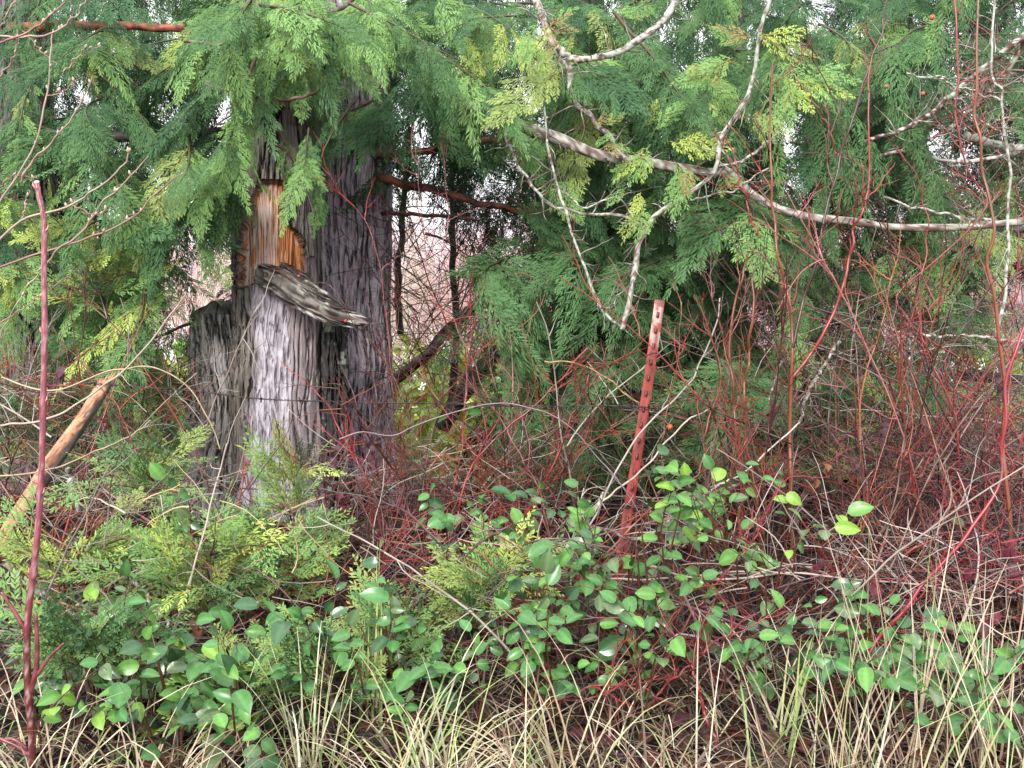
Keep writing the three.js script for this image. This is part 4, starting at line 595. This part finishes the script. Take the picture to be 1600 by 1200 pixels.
// the tall pink stem in the foreground
{
  const d = 2.2, pts = pathPx([[57, 283], [61, 305], [68, 340], [69, 420], [70, 520], [68, 610], [66, 700], [62, 790], [54, 880], [44, 960], [42, 1020], [44, 1080], [50, 1150], [49, 1215]], d, 130), t = thing('young_stem', 'tall pinkish red stem with a snapped tip in the left foreground', 'stem', pts.at(-1)), R = rng(8);
  const pk = C('#a0505f', 0.66), lowc = C('#6a2f2c', 0.66), ll = C('#b79c98', 0.7), bumps = [0.04, 0.18, 0.31, 0.4, 0.52, 0.63, 0.72, 0.86];
  const mb = new MB(); tube(mb, pts, (q) => lerp(0.0052, 0.0084, q) * (1 + bumps.reduce((s, b) => s + 0.3 * Math.exp(-(((q - b) / 0.006) ** 2)), 0)) * (0.95 + 0.1 * noise(q * 60, 1, 1)), 12, (q, a, p) => { let c = mixc(pk, lowc, sstep(0.55, 0.8, q)); c = mixc(c, ll, sstep(0.62, 0.75, fbm(p.x * 120, p.y * 60, p.z * 120, 3)) * sstep(0.5, 0.75, q) * 0.7); c = mixc(c, C('#6a3038', 0.6), sstep(0.5, 0.62, fbm(p.y * 45, a * 1.4, 2, 3)) * 0.55); c = mixc(c, C('#cfa9a8', 0.7), sstep(0.66, 0.72, noise(p.y * 160, a * 2, 4)) * 0.5); return q < 0.012 ? C('#ded3c4', 0.8) : c; });
  partOf('stem', mb, M.cane, t);
  for (const [l, r] of [[[[46, 1085], [56, 1050], [58, 1010], [56, 960]], 0.0062], [[[58, 1055], [75, 1030], [100, 1005]], 0.004], [[[40, 985], [22, 955], [2, 925]], 0.005], [[[46, 1180], [25, 1165], [-10, 1150]], 0.0055], [[[42, 1170], [20, 1155], [-10, 1162]], 0.004]]) { const m2 = new MB(); tube(m2, pathPx(l, d, 14), (q) => r * (1.1 - 0.4 * q), 8, (q, a, p) => mixc(lowc, pk, sstep(0.3, 0.7, noise(p.x * 70, p.y * 70, 3)) * 0.7)); partOf('side_shoot', m2, M.cane, t); }
  for (const b of bumps.slice(0, 6)) { const i = Math.round(b * 130), m2 = new MB(), s = pts[i], sd = R() < 0.5 ? -1 : 1; tube(m2, [s.clone().add(V(sd * 0.004, 0, 0.002)), s.clone().add(V(sd * 0.009, 0.006, 0.003)), s.clone().add(V(sd * 0.0095, 0.014, 0.002))], (q) => 0.0032 * (1.05 - q * 0.9), 6, C('#c98a86', 0.75)); partOf('bud', m2, M.cane, t); }
}

// ---------------------------------------------------------------- young cedars near the ground
function seedling(label, px, py, d, hPx, wPx, n, tones, seed, lean = 0, up = 0.75) {
  const R = rng(seed), b = P(px, py, d), h = hPx * K * d, w = wPx * K * d, t = thing('cedar_seedling', label, 'young cedar', b, 'young cedars by the fence');
  const stem = wander(R, b, V(lean, 1, 0.1), h, 12, 0.2, 0.02), mb = new MB(); tube(mb, stem, (q) => 0.006 * (1.15 - q), 6, (q, a, p) => mixc(C('#584338', 0.6), C('#a59a90', 0.7), sstep(0.45, 0.65, noise(p.x * 60, p.y * 60, 3)))); partOf('stem', mb, M.twig, t);
  const per = 5; for (let k = 0; k < n; k++) {
    const q = 0.08 + 0.9 * R(), s = stem[Math.floor(q * 12)], a = R() * 6.2832, dir = V(Math.cos(a), up * (0.4 + R()), Math.sin(a) * 0.8), l = w * (0.22 + 0.42 * R()) * (1.15 - 0.5 * q), pts = wander(R, s, dir, l, 7, 0.25, -0.03), m2 = new MB(); tube(m2, pts, (v) => 0.0032 * (1.15 - v), 4, C('#6b5140', 0.6)); const bq = partOf('branch', m2, M.twig, t);
    for (let z = 0; z < per; z++) { const i = Math.min(7, 1 + Math.round(z / (per - 1) * 6)), tg = pts[Math.min(7, i)].clone().sub(pts[i - 1]).normalize(), sd = V(-tg.z, 0, tg.x).multiplyScalar(z % 2 ? 0.8 : -0.8), dd = tg.multiplyScalar(z === per - 1 ? 1.4 : 0.8).add(sd.multiplyScalar(z === per - 1 ? 0.1 : 1)).add(V((R() - 0.5) * 0.7, (R() - 0.35) * 1.2, (R() - 0.5) * 0.7)); orient(part('leaf_spray', YOUNG[Math.floor(R() * YOUNG.length)], CED[tones[Math.floor(R() * tones.length)]], bq), pts[i].clone().sub(t.position), dd, V((R() - 0.5) * 1.3, 0.5 + R() * 0.4, 0.3 + R() * 0.7), (R() - 0.5) * 1.4, 0.65 + R() * 0.75); }
  }
}
const YY = ['yellow', 'light', 'olive', 'light', 'mid'], YL = ['light', 'olive', 'light', 'mid', 'mid'];
seedling('bushy young cedar in front of the left edge foliage', 180, 600, 4.1, 190, 300, 19, ['light', 'mid', 'light', 'yellow'], 401);
seedling('yellow green young cedar at the left edge under the foliage', 10, 720, 4.1, 130, 190, 9, YL, 402);
seedling('yellow tipped young cedar between broken branch and dark stump', 250, 800, 3.3, 85, 170, 8, YL, 403, 0.1);
seedling('bright little cedar standing in front of the grey trunk', 465, 860, 3.15, 130, 90, 6, YY, 404, 0.0, 0.9);
seedling('sprawling yellow cedar in the lower left', 100, 985, 2.85, 130, 270, 15, YY.concat('olive'), 405);
seedling('wide yellow green cedar spreading below the dark stump', 330, 1000, 2.85, 150, 260, 16, YY.concat('light'), 406);
seedling('low green cedar spray at the bottom left', 140, 1090, 2.5, 90, 190, 12, ['mid', 'light'], 407);
seedling('yellow cedar sapling alone among red canes left of the salal', 762, 985, 2.75, 120, 100, 12, YY, 408, 0.1, 0.9);
seedling('small yellow cedar low among the grass in the middle', 600, 1060, 2.6, 100, 130, 7, YL, 409, 0.0, 0.6);
seedling('lime cedar tip beside the little cedar at the trunk', 430, 960, 2.95, 120, 150, 11, YY, 410);
seedling('ferny green cedar sprigs poking through the lower left salal', 380, 1130, 2.5, 60, 130, 5, ['mid', 'light', 'olive'], 413, 0, 0.6);
seedling('green cedar sprigs half hidden in the bottom middle grass', 520, 1110, 2.5, 90, 150, 8, ['light', 'mid', 'olive'], 414, 0, 0.6);
seedling('blue green young cedar behind the tall red canes', 1265, 720, 4.1, 130, 170, 8, ['mid', 'blue', 'light'], 411);
seedling('pale green cedar sprig in the right hand brambles', 1430, 690, 4.0, 80, 150, 5, ['light', 'mid'], 412);

// hanging moss on the trunk
{
  const t = thing('moss_tuft', 'tapering olive moss hanging against the grey trunk', 'moss', P(432, 640, 4.15)), R = rng(5), mb = new MB();
  for (let k = 0; k < 520; k++) { const q = R(), x = 428 + q * 42 + (R() - 0.5) * 18 * (0.3 + q), y = 650 + q * 85 + R() * 30, s = P(x, y, 4.12 + R() * 0.05), l = 0.02 + R() * 0.03, e = s.clone().add(V(l * (R() - 0.25) * 0.8, -l, (R() - 0.5) * 0.02)), w = V(0.0016, 0, 0); const c = mixc(C('#5f6a26', 0.7), C('#a7a457', 0.75), R()), A = mb.v(s.clone().sub(w), c), B = mb.v(s.clone().add(w), c), E = mb.v(e, c); mb.tri(A, B, E); }
  const st = new MB(); tube(st, pathPx([[470, 800, 3.9], [462, 760, 4.0], [440, 690, 4.13], [426, 640, 4.15]], 4.1, 14), 0.0022, 5, C('#5a4a34', 0.6)); partOf('moss', mb, M.grass, t, { kind: 'stuff' }); partOf('stem', st, M.twig, t);
}

// ---------------------------------------------------------------- salal
function leafGeo(seed, L, W, fold, bend) {
  const mb = new MB(), R = rng(seed), n = 9, tw = (R() - 0.5) * 0.4;
  const prof = (t) => W * Math.pow(Math.sin(Math.PI * Math.pow(t, 0.9)), 0.62) * (1 - 0.12 * t) * (t > 0.8 ? 1 - (t - 0.8) * 1.6 : 1) + 0.0004;
  for (let i = 0; i <= n; i++) { const t = i / n, w = i === n ? 0.0003 : prof(t), y = -bend * L * t * t, x = L * t; for (let k = -2; k <= 2; k++) { const s = k / 2, q = 0.95 + (k === 0 ? 0.4 : 0) + (R() - 0.5) * 0.16 + (i % 2 && k ? 0.12 : 0); mb.v(V(x, y + fold * Math.abs(s) * w + s * tw * w * t + 0.03 * w * Math.sin(t * 24 + Math.abs(s) * 5) * Math.abs(s), s * w), [q, q, q * 0.95]); } }
  for (let i = 0; i < n; i++) for (let k = 0; k < 4; k++) mb.quad(i * 5 + k, i * 5 + k + 1, i * 5 + k + 6, i * 5 + k + 5);
  return mb.geo();
}
const LEAF = []; for (let i = 0; i < 6; i++) LEAF.push(leafGeo(500 + i, 0.066 + 0.006 * (i % 3), 0.0235 + 0.002 * (i % 2), 0.15 + 0.1 * (i % 3), 0.12 + 0.13 * (i % 4)));
function salal(label, x0, x1, y0, y1, d, n, mats, seed, sc = 1) {
  const R = rng(seed), b = P((x0 + x1) / 2, y1, d), t = thing('salal_shrub', label, 'shrub', b, 'salal shrubs under the fence'); let made = 0; n = Math.round(n * 0.82);
  while (made < n) {
    const s = P(lerp(x0, x1, R()), lerp(y0, y1, 0.25 + 0.85 * R()), d + (R() - 0.5) * 0.5), pts = wander(R, s, V((R() - 0.5) * 1.6, 0.75, 0.3 + (R() - 0.5)), 0.12 + R() * 0.14, 6, 0.3, -0.06), mb = new MB();
    tube(mb, [s.clone().add(V((R() - 0.5) * 0.05, -0.12, -0.05)), ...pts], (q) => 0.0022 * (1.2 - q), 4, C('#6a3f30', 0.62)); partOf('stem', mb, M.twig, t);
    for (let k = 1; k <= 6 && made < n; k++) { const tg = pts[k].clone().sub(pts[k - 1]).normalize(), sd = V(-tg.z, 0.1, tg.x).normalize().multiplyScalar(k % 2 ? 1 : -1), dd = tg.clone().multiplyScalar(k === 6 ? 1 : 0.35).addScaledVector(sd, k === 6 ? 0.1 : 0.9).add(V((R() - 0.5) * 0.6, (R() - 0.75) * 1.1, (R() - 0.25) * 0.6)); const [lx, ly] = pxOf(pts[k]); if (lx > 930 && lx < 1015 && ly < 868) { made += 0.5; continue; } const m = part('leaf', LEAF[Math.floor(R() * LEAF.length)], SAL[R() < 0.35 ? 4 + Math.floor(R() * 2) : mats[Math.floor(R() * mats.length)]], t); orient(m, pts[k].clone().sub(t.position), dd, V((R() - 0.5) * 1.5, 0.35 + R() * 0.6, 0.3 + R() * 0.8), (R() - 0.5) * 0.8, sc * (0.38 + R() * R() * 0.42 + R() * 0.3)); made++; }
  }
}
salal('glossy salal behind the little yellow cedar under the lower wire', 630, 860, 785, 900, 3.15, 90, [0, 2, 0, 1], 601);
salal('salal with large leaves at the foot of the red post', 850, 1040, 800, 950, 2.8, 170, [0, 1, 0, 2, 1], 602);
salal('bright salal sprigs right of the red post', 1020, 1250, 755, 900, 2.85, 150, [1, 0, 1, 3], 603);
salal('salal hanging over the dark hollow in the middle', 830, 970, 905, 1080, 2.6, 125, [0, 1, 2, 1], 604);
salal('small leaved salal spreading under the yellow cedars at lower left', 0, 260, 985, 1100, 2.6, 90, [0, 2, 4, 1], 615, 0.85);
salal('salal leaves peeping out below the lone yellow sapling', 560, 860, 960, 1130, 2.55, 110, [0, 2, 4, 1], 616, 0.9);
salal('salal leaves round the bright red cane above the right hand grass', 1150, 1400, 900, 1090, 2.65, 100, [0, 2, 4, 1], 617, 0.9);
salal('scattered salal leaves over the red stems below the post', 980, 1160, 900, 1130, 2.6, 90, [0, 2, 1], 605);
salal('broad salal patch in the lower left behind dry grass', 150, 430, 980, 1180, 2.42, 250, [0, 1, 0, 2, 3], 606, 1.05);
salal('few light green salal leaves at the left edge bottom', 0, 70, 1030, 1120, 2.4, 14, [1, 3], 607);
salal('dense salal carpet in the lower right corner', 1360, 1600, 975, 1180, 2.45, 210, [0, 1, 0, 2], 608, 1.0);
salal('small bright salal sprig among the brambles at right', 1360, 1450, 820, 890, 3.3, 14, [1, 0, 1], 609);
salal('dark salal in the shade left of the grass tussocks', 460, 700, 935, 1130, 2.65, 130, [2, 0, 2, 0], 610);
salal('salal leaves scattered among stalks in the right middle', 1240, 1420, 940, 1110, 2.6, 80, [0, 2, 1], 611);
salal('shaded salal around the base of the dark stump', 250, 350, 800, 900, 3.05, 45, [0, 1, 2], 612);
salal('pale salal climbing by the gap left of the dark stump', 210, 330, 440, 540, 4.9, 18, [2, 2, 0], 613, 0.9);
salal('yellow lit salal in the opening right of the purple trunk', 610, 800, 570, 760, 5.0, 60, [3, 1, 3, 0], 614, 1.1);

// dead bramble leaves
{
  const g = (seed) => { const mb = new MB(), R = rng(seed), n = 7; for (let i = 0; i <= n; i++) { const t = i / n, w = 0.018 * Math.pow(Math.sin(Math.PI * Math.pow(t, 0.7)), 0.8) * (1 + 0.12 * ((i % 2) * 2 - 1)) + 0.0005; for (let k = -2; k <= 2; k++) mb.v(V(0.046 * t, -0.018 * t * t + Math.abs(k) * w * 0.3 + (R() - 0.5) * 0.004, k / 2 * w), [1, 1, 1].map((c) => c * (0.8 + 0.4 * R()))); } for (let i = 0; i < n; i++) for (let k = 0; k < 4; k++) mb.quad(i * 5 + k, i * 5 + k + 1, i * 5 + k + 6, i * 5 + k + 5); return mb.geo(); };
  const G = [g(1), g(2), g(3)], D = [leafMat(0.16, 0.035, 0.05, 0.5), leafMat(0.09, 0.045, 0.055, 0.55), leafMat(0.2, 0.09, 0.05, 0.6), leafMat(0.12, 0.07, 0.05, 0.7)];
  const R = rng(12), spots = [[1290, 905, 2.9, 3, 0], [1368, 918, 2.9, 4, 0], [1405, 922, 2.9, 5, 0], [1525, 880, 2.9, 4, 0], [1575, 870, 2.9, 5, 0], [1560, 990, 2.8, 3, 0], [1168, 1128, 2.6, 3, 1], [1300, 750, 3.4, 5, 2], [1390, 675, 3.5, 4, 1], [1215, 650, 3.3, 3, 1], [1565, 590, 3.3, 4, 1], [305, 1000, 2.8, 4, 2], [400, 940, 2.9, 3, 1], [350, 1040, 2.8, 5, 3], [570, 690, 3.5, 5, 1], [530, 720, 3.5, 4, 1], [530, 795, 3.4, 3, 0], [880, 1040, 2.75, 4, 3], [910, 1110, 2.7, 5, 1], [960, 1090, 2.7, 4, 1], [105, 600, 3.5, 4, 1], [1260, 800, 3.3, 5, 3], [1330, 740, 3.4, 4, 3], [1440, 1080, 2.7, 3, 2], [1030, 930, 3, 4, 3]];
  const names = ['crimson', 'purplish', 'russet', 'brown'], where = (x, y) => (y < 700 ? 'high' : y < 930 ? 'midway' : 'low') + ' ' + (x < 320 ? 'at far left' : x < 620 ? 'left of the middle' : x < 1000 ? 'near the middle' : x < 1250 ? 'right of the red post' : x < 1450 ? 'in the right thicket' : 'by the right edge');
  spots.forEach(([x, y, d, n, kind], i) => { const b = P(x, y, d), t = thing('withered_sprig', names[kind] + ' withered bramble sprig of ' + ['', '', '', 'three', 'four', 'five'][n] + ' leaves ' + where(x, y), 'dead leaves', b, 'withered bramble sprigs'); const mb = new MB(), pts = wander(R, b.clone().add(V(0, 0.08, 0)), V(R() - 0.5, -1, R() - 0.5), 0.12, 5, 0.3, 0); tube(mb, pts, 0.0014, 4, CANE.dark); partOf('stem', mb, M.twig, t); for (let k = 0; k < n; k++) orient(part('leaf', G[Math.floor(R() * 3)], D[R() < 0.75 ? kind : 1], t), pts[Math.min(5, 1 + k)].clone().sub(b), V(R() - 0.5, -0.7, R() - 0.3), V(R() - 0.5, 0.3, 0.9), 0, 0.55 + R() * 0.45); });
}

// ---------------------------------------------------------------- grass
function blade(mb, s, dir, len, w, arch, col, tip, R, kink = 0) {
  const n = 9, pts = []; let d = dir.clone().normalize(), p = s.clone(); const kk = kink ? 3 + Math.floor(R() * 4) : -1;
  for (let i = 0; i <= n; i++) { pts.push(p.clone()); d.y -= arch * (i / n) * 0.55; if (i === kk) { d.y -= 0.8; d.x += (R() - 0.5) * 1.5; } d.normalize(); p.addScaledVector(d, len / n); }
  let prev; const sd = V(-dir.z, 0, dir.x); if (sd.lengthSq() < 1e-4) sd.set(1, 0, 0); sd.normalize().lerp(V(1, 0, 0), 0.6).normalize();
  for (let i = 0; i <= n; i++) { const t = i / n, ww = w * (1 - Math.pow(t, 2.2)) + 0.0003, c = mixc(col, tip, t), a = mb.v(pts[i].clone().addScaledVector(sd, -ww), c), m = mb.v(pts[i].clone().add(V(0, 0, -ww * 0.35)), mulc(c, 0.92)), b = mb.v(pts[i].clone().addScaledVector(sd, ww), c); if (prev) { mb.quad(prev[0], prev[1], m, a); mb.quad(prev[1], prev[2], b, m); } prev = [a, m, b]; }
}
const STRAW = [C('#c9b898', 0.8), C('#d8cdb4', 0.84), C('#b39a7c', 0.75), C('#a58672', 0.72), C('#c6ad98', 0.78)], GRN = [C('#7f9a55', 0.72), C('#9db56b', 0.76), C('#6a8a4e', 0.7), C('#a6b06a', 0.75)];
{
  const R = rng(88), dry = new MB(), live = new MB(), mat = new MB();
  for (let k = 0; k < 1000; k++) {
    const x = -1.5 + 3.2 * R(), far = R() < 0.22, d = far ? 2.35 + R() * 0.35 : 1.95 + R() * R() * 0.5, px = 800 + x / (K * d), right = sstep(1150, 1350, px); if (px > 1230 && R() < 0.35) continue;
    const s = V(x, gY(x, -d) - 0.02, -d), len = lerp(0.24 + R() * R() * 0.5, 0.24 + R() * 0.4, right), g = R() < 0.45;
    blade(g ? live : dry, s, V((R() - 0.5) * (right > 0.5 ? 0.8 : 1.7), 1, (R() - 0.5) * 0.9), len, 0.0009 + R() * R() * 0.0024, right > 0.5 ? R() * 0.5 : 0.4 + R() * 1.3, (g ? GRN : STRAW)[Math.floor(R() * 4)], (g && R() < 0.5 ? GRN : STRAW)[Math.floor(R() * 4)], R, R() < 0.18);
  }
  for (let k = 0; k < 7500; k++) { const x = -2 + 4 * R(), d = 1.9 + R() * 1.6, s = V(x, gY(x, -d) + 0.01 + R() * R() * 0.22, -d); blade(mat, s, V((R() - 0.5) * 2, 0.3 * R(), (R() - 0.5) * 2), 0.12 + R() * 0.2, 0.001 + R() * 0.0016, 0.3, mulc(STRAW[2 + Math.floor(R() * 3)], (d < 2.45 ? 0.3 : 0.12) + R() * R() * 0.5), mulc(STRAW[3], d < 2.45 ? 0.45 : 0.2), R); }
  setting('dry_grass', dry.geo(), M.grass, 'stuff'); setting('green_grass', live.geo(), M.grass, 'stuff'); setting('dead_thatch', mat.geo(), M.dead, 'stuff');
}
function tuft(label, px, d, n, hPx, cols, tips, spread, seed, arch = 0.5, w = 0.0022, leanX = 0) {
  const R = rng(seed), x = (px - 800) * K * d, b = V(x, gY(x, -d), -d), t = thing('grass_tuft', label, 'grass', b, 'grass tufts at the roadside');
  for (let k = 0; k < n; k++) { const mb = new MB(), s = b.clone().add(V((R() - 0.5) * 0.07, -0.02, (R() - 0.5) * 0.07)); blade(mb, s, V((R() - 0.5) * spread + leanX, 1, (R() - 0.5) * spread * 0.7), hPx * K * d * (0.65 + R() * 0.45), w * (0.7 + R() * 0.6), arch * (0.4 + R()), cols[Math.floor(R() * cols.length)], tips[Math.floor(R() * tips.length)], R); partOf('blade', mb, M.grass, t); }
}
tuft('tall upright pale green grass blades in front of the red rose stems', 578, 2.6, 8, 330, [GRN[1], GRN[2]], [GRN[1], GRN[3]], 0.12, 701, 0.05, 0.0032);
tuft('green and straw grass blades fanning out left of the tall blades', 490, 2.35, 20, 260, [GRN[0], GRN[1], STRAW[1]], [STRAW[1], GRN[3]], 0.7, 702, 0.45);
tuft('straw grass arching over the lower left salal', 230, 2.25, 22, 300, STRAW, STRAW, 1.3, 703, 1.0, 0.0024, 0.2);
tuft('straw grass arching in the bottom middle', 700, 2.25, 22, 300, STRAW, [STRAW[1], GRN[3]], 1.2, 704, 0.9, 0.0024);
tuft('green grass leaning right in the bottom middle', 640, 2.3, 14, 320, GRN, [STRAW[1], GRN[1]], 0.7, 705, 0.7, 0.0024, 0.35);
tuft('long green blades bending right among the right hand stalks', 1215, 2.5, 7, 280, [GRN[0], GRN[1]], [GRN[3], STRAW[0]], 0.25, 706, 0.5, 0.0032, 0.18);
tuft('stiff straw stalks standing in the lower right', 1420, 2.4, 15, 400, STRAW, STRAW, 0.6, 707, 0.12, 0.002);
tuft('tall straw stalks at the right edge bottom', 1550, 2.4, 11, 420, STRAW, STRAW, 0.5, 708, 0.2, 0.002);
tuft('straw grass at the left edge bottom behind the pink stem', 70, 2.25, 20, 290, [STRAW[1], STRAW[2], GRN[3]], STRAW, 1.1, 709, 0.8, 0.0024, 0.1);
tuft('pale straw grass below the bright red cane', 1330, 2.3, 12, 320, STRAW, STRAW, 0.9, 710, 0.6, 0.0022);
tuft('short straw grass under the low red stems', 1050, 2.2, 14, 210, STRAW, STRAW, 1.1, 711, 0.8, 0.0022);
tuft('yellowing grass bending left in the bottom middle', 880, 2.25, 18, 300, [STRAW[0], GRN[3], STRAW[1]], STRAW, 1.0, 712, 0.8, 0.0024, -0.2);

// leaf litter
{
  const R = rng(333), geo = leafGeo(9, 0.06, 0.022, 0.3, 0.5), n = 5200, im = shade(new THREE.InstancedMesh(geo, leafMat(0.06, 0.034, 0.027, 0.7), n)), o = new THREE.Object3D(), col = new THREE.Color(); im.name = 'leaf_litter'; im.userData = { kind: 'stuff' };
  for (let i = 0; i < n; i++) { const d = 2.1 + R() * 4, x = (R() - 0.5) * 1.15 * d; orient(o, V(x, gY(x, -d) + 0.02 + R() * 0.05, -d), V(R() - 0.5, (R() - 0.5) * 0.6, R() - 0.5), V((R() - 0.5) * 0.8, 1, (R() - 0.5) * 0.8), 0, 0.6 + R() * 0.9); o.updateMatrix(); im.setMatrixAt(i, o.matrix); im.setColorAt(i, col.setRGB(0.6 + R() * 0.9, 0.5 + R() * 0.6, 0.5 + R() * 0.6)); }
  scene.add(im);
}
// ---------------------------------------------------------------- what lies beyond the trees
{
  const R = rng(444), o = new THREE.Object3D(), col = new THREE.Color();
  const inst = (name, geo, mat, n, put) => { const im = shade(new THREE.InstancedMesh(geo, mat, n)); im.name = name; im.userData = { kind: 'stuff' }; for (let i = 0; i < n; i++) { put(i, im); o.updateMatrix(); im.setMatrixAt(i, o.matrix); } scene.add(im); return im; };
  inst('yellow_undergrowth', LEAF[1], leafMat(0.27, 0.36, 0.08, 0.5), 9000, (i, im) => { const d = 7.2 + R() * 3.5, x = (R() - 0.5) * 1.3 * d, h = R(); orient(o, V(x, gY(x, -d) + Math.pow(h, 1.1) * (0.55 + 0.6 * fbm(x * 1.3, d, 4, 2)), -d), V(R() - 0.5, R() - 0.6, R() - 0.3), V(R() - 0.5, 0.7, R()), 0, 1.2 + R() * 0.9); im.setColorAt(i, col.setRGB(0.8 + R() * 0.5, 0.8 + R() * 0.4, 0.7 + R() * 0.5)); });
  const tw = new MB(); { const q = rng(7); for (let k = 0; k < 7; k++) { const w = wander(q, V((q() - 0.5) * 0.3, 0, (q() - 0.5) * 0.3), V((q() - 0.5) * 0.9, 1, (q() - 0.5) * 0.6), 1.1 + q() * 0.5, 6, 0.2, 0); tube(tw, w, (t) => 0.008 * (1.1 - 0.8 * t), 3, [1, 1, 1], false); for (let j = 1; j < 6; j++) tube(tw, wander(q, w[j], V((q() - 0.5) * 1.6, 0.8, (q() - 0.5)), 0.45, 4, 0.3, 0), (t) => 0.0045 * (1.1 - 0.7 * t), 3, [1, 1, 1], false); } }
  inst('pink_stem_thicket', tw.geo(), MAT({ color: new THREE.Color().setRGB(0.5, 0.35, 0.37), roughness: 0.6 }), 800, (i, im) => { const d = 13 + R() * 9, x = (R() - 0.5) * 1.5 * d, y = gY(x, -d) + 0.2 + R() * 1.5 + (d - 13) * 0.09; o.position.set(x, y, -d); o.rotation.set((R() - 0.5) * 0.3, R() * 6.28, (R() - 0.5) * 0.3); o.scale.setScalar(1 + R() * 0.4); im.setColorAt(i, col.setRGB(0.8 + R() * 0.6, 0.8 + R() * 0.5, 0.8 + R() * 0.5)); });
}
renderer.render(scene, camera);
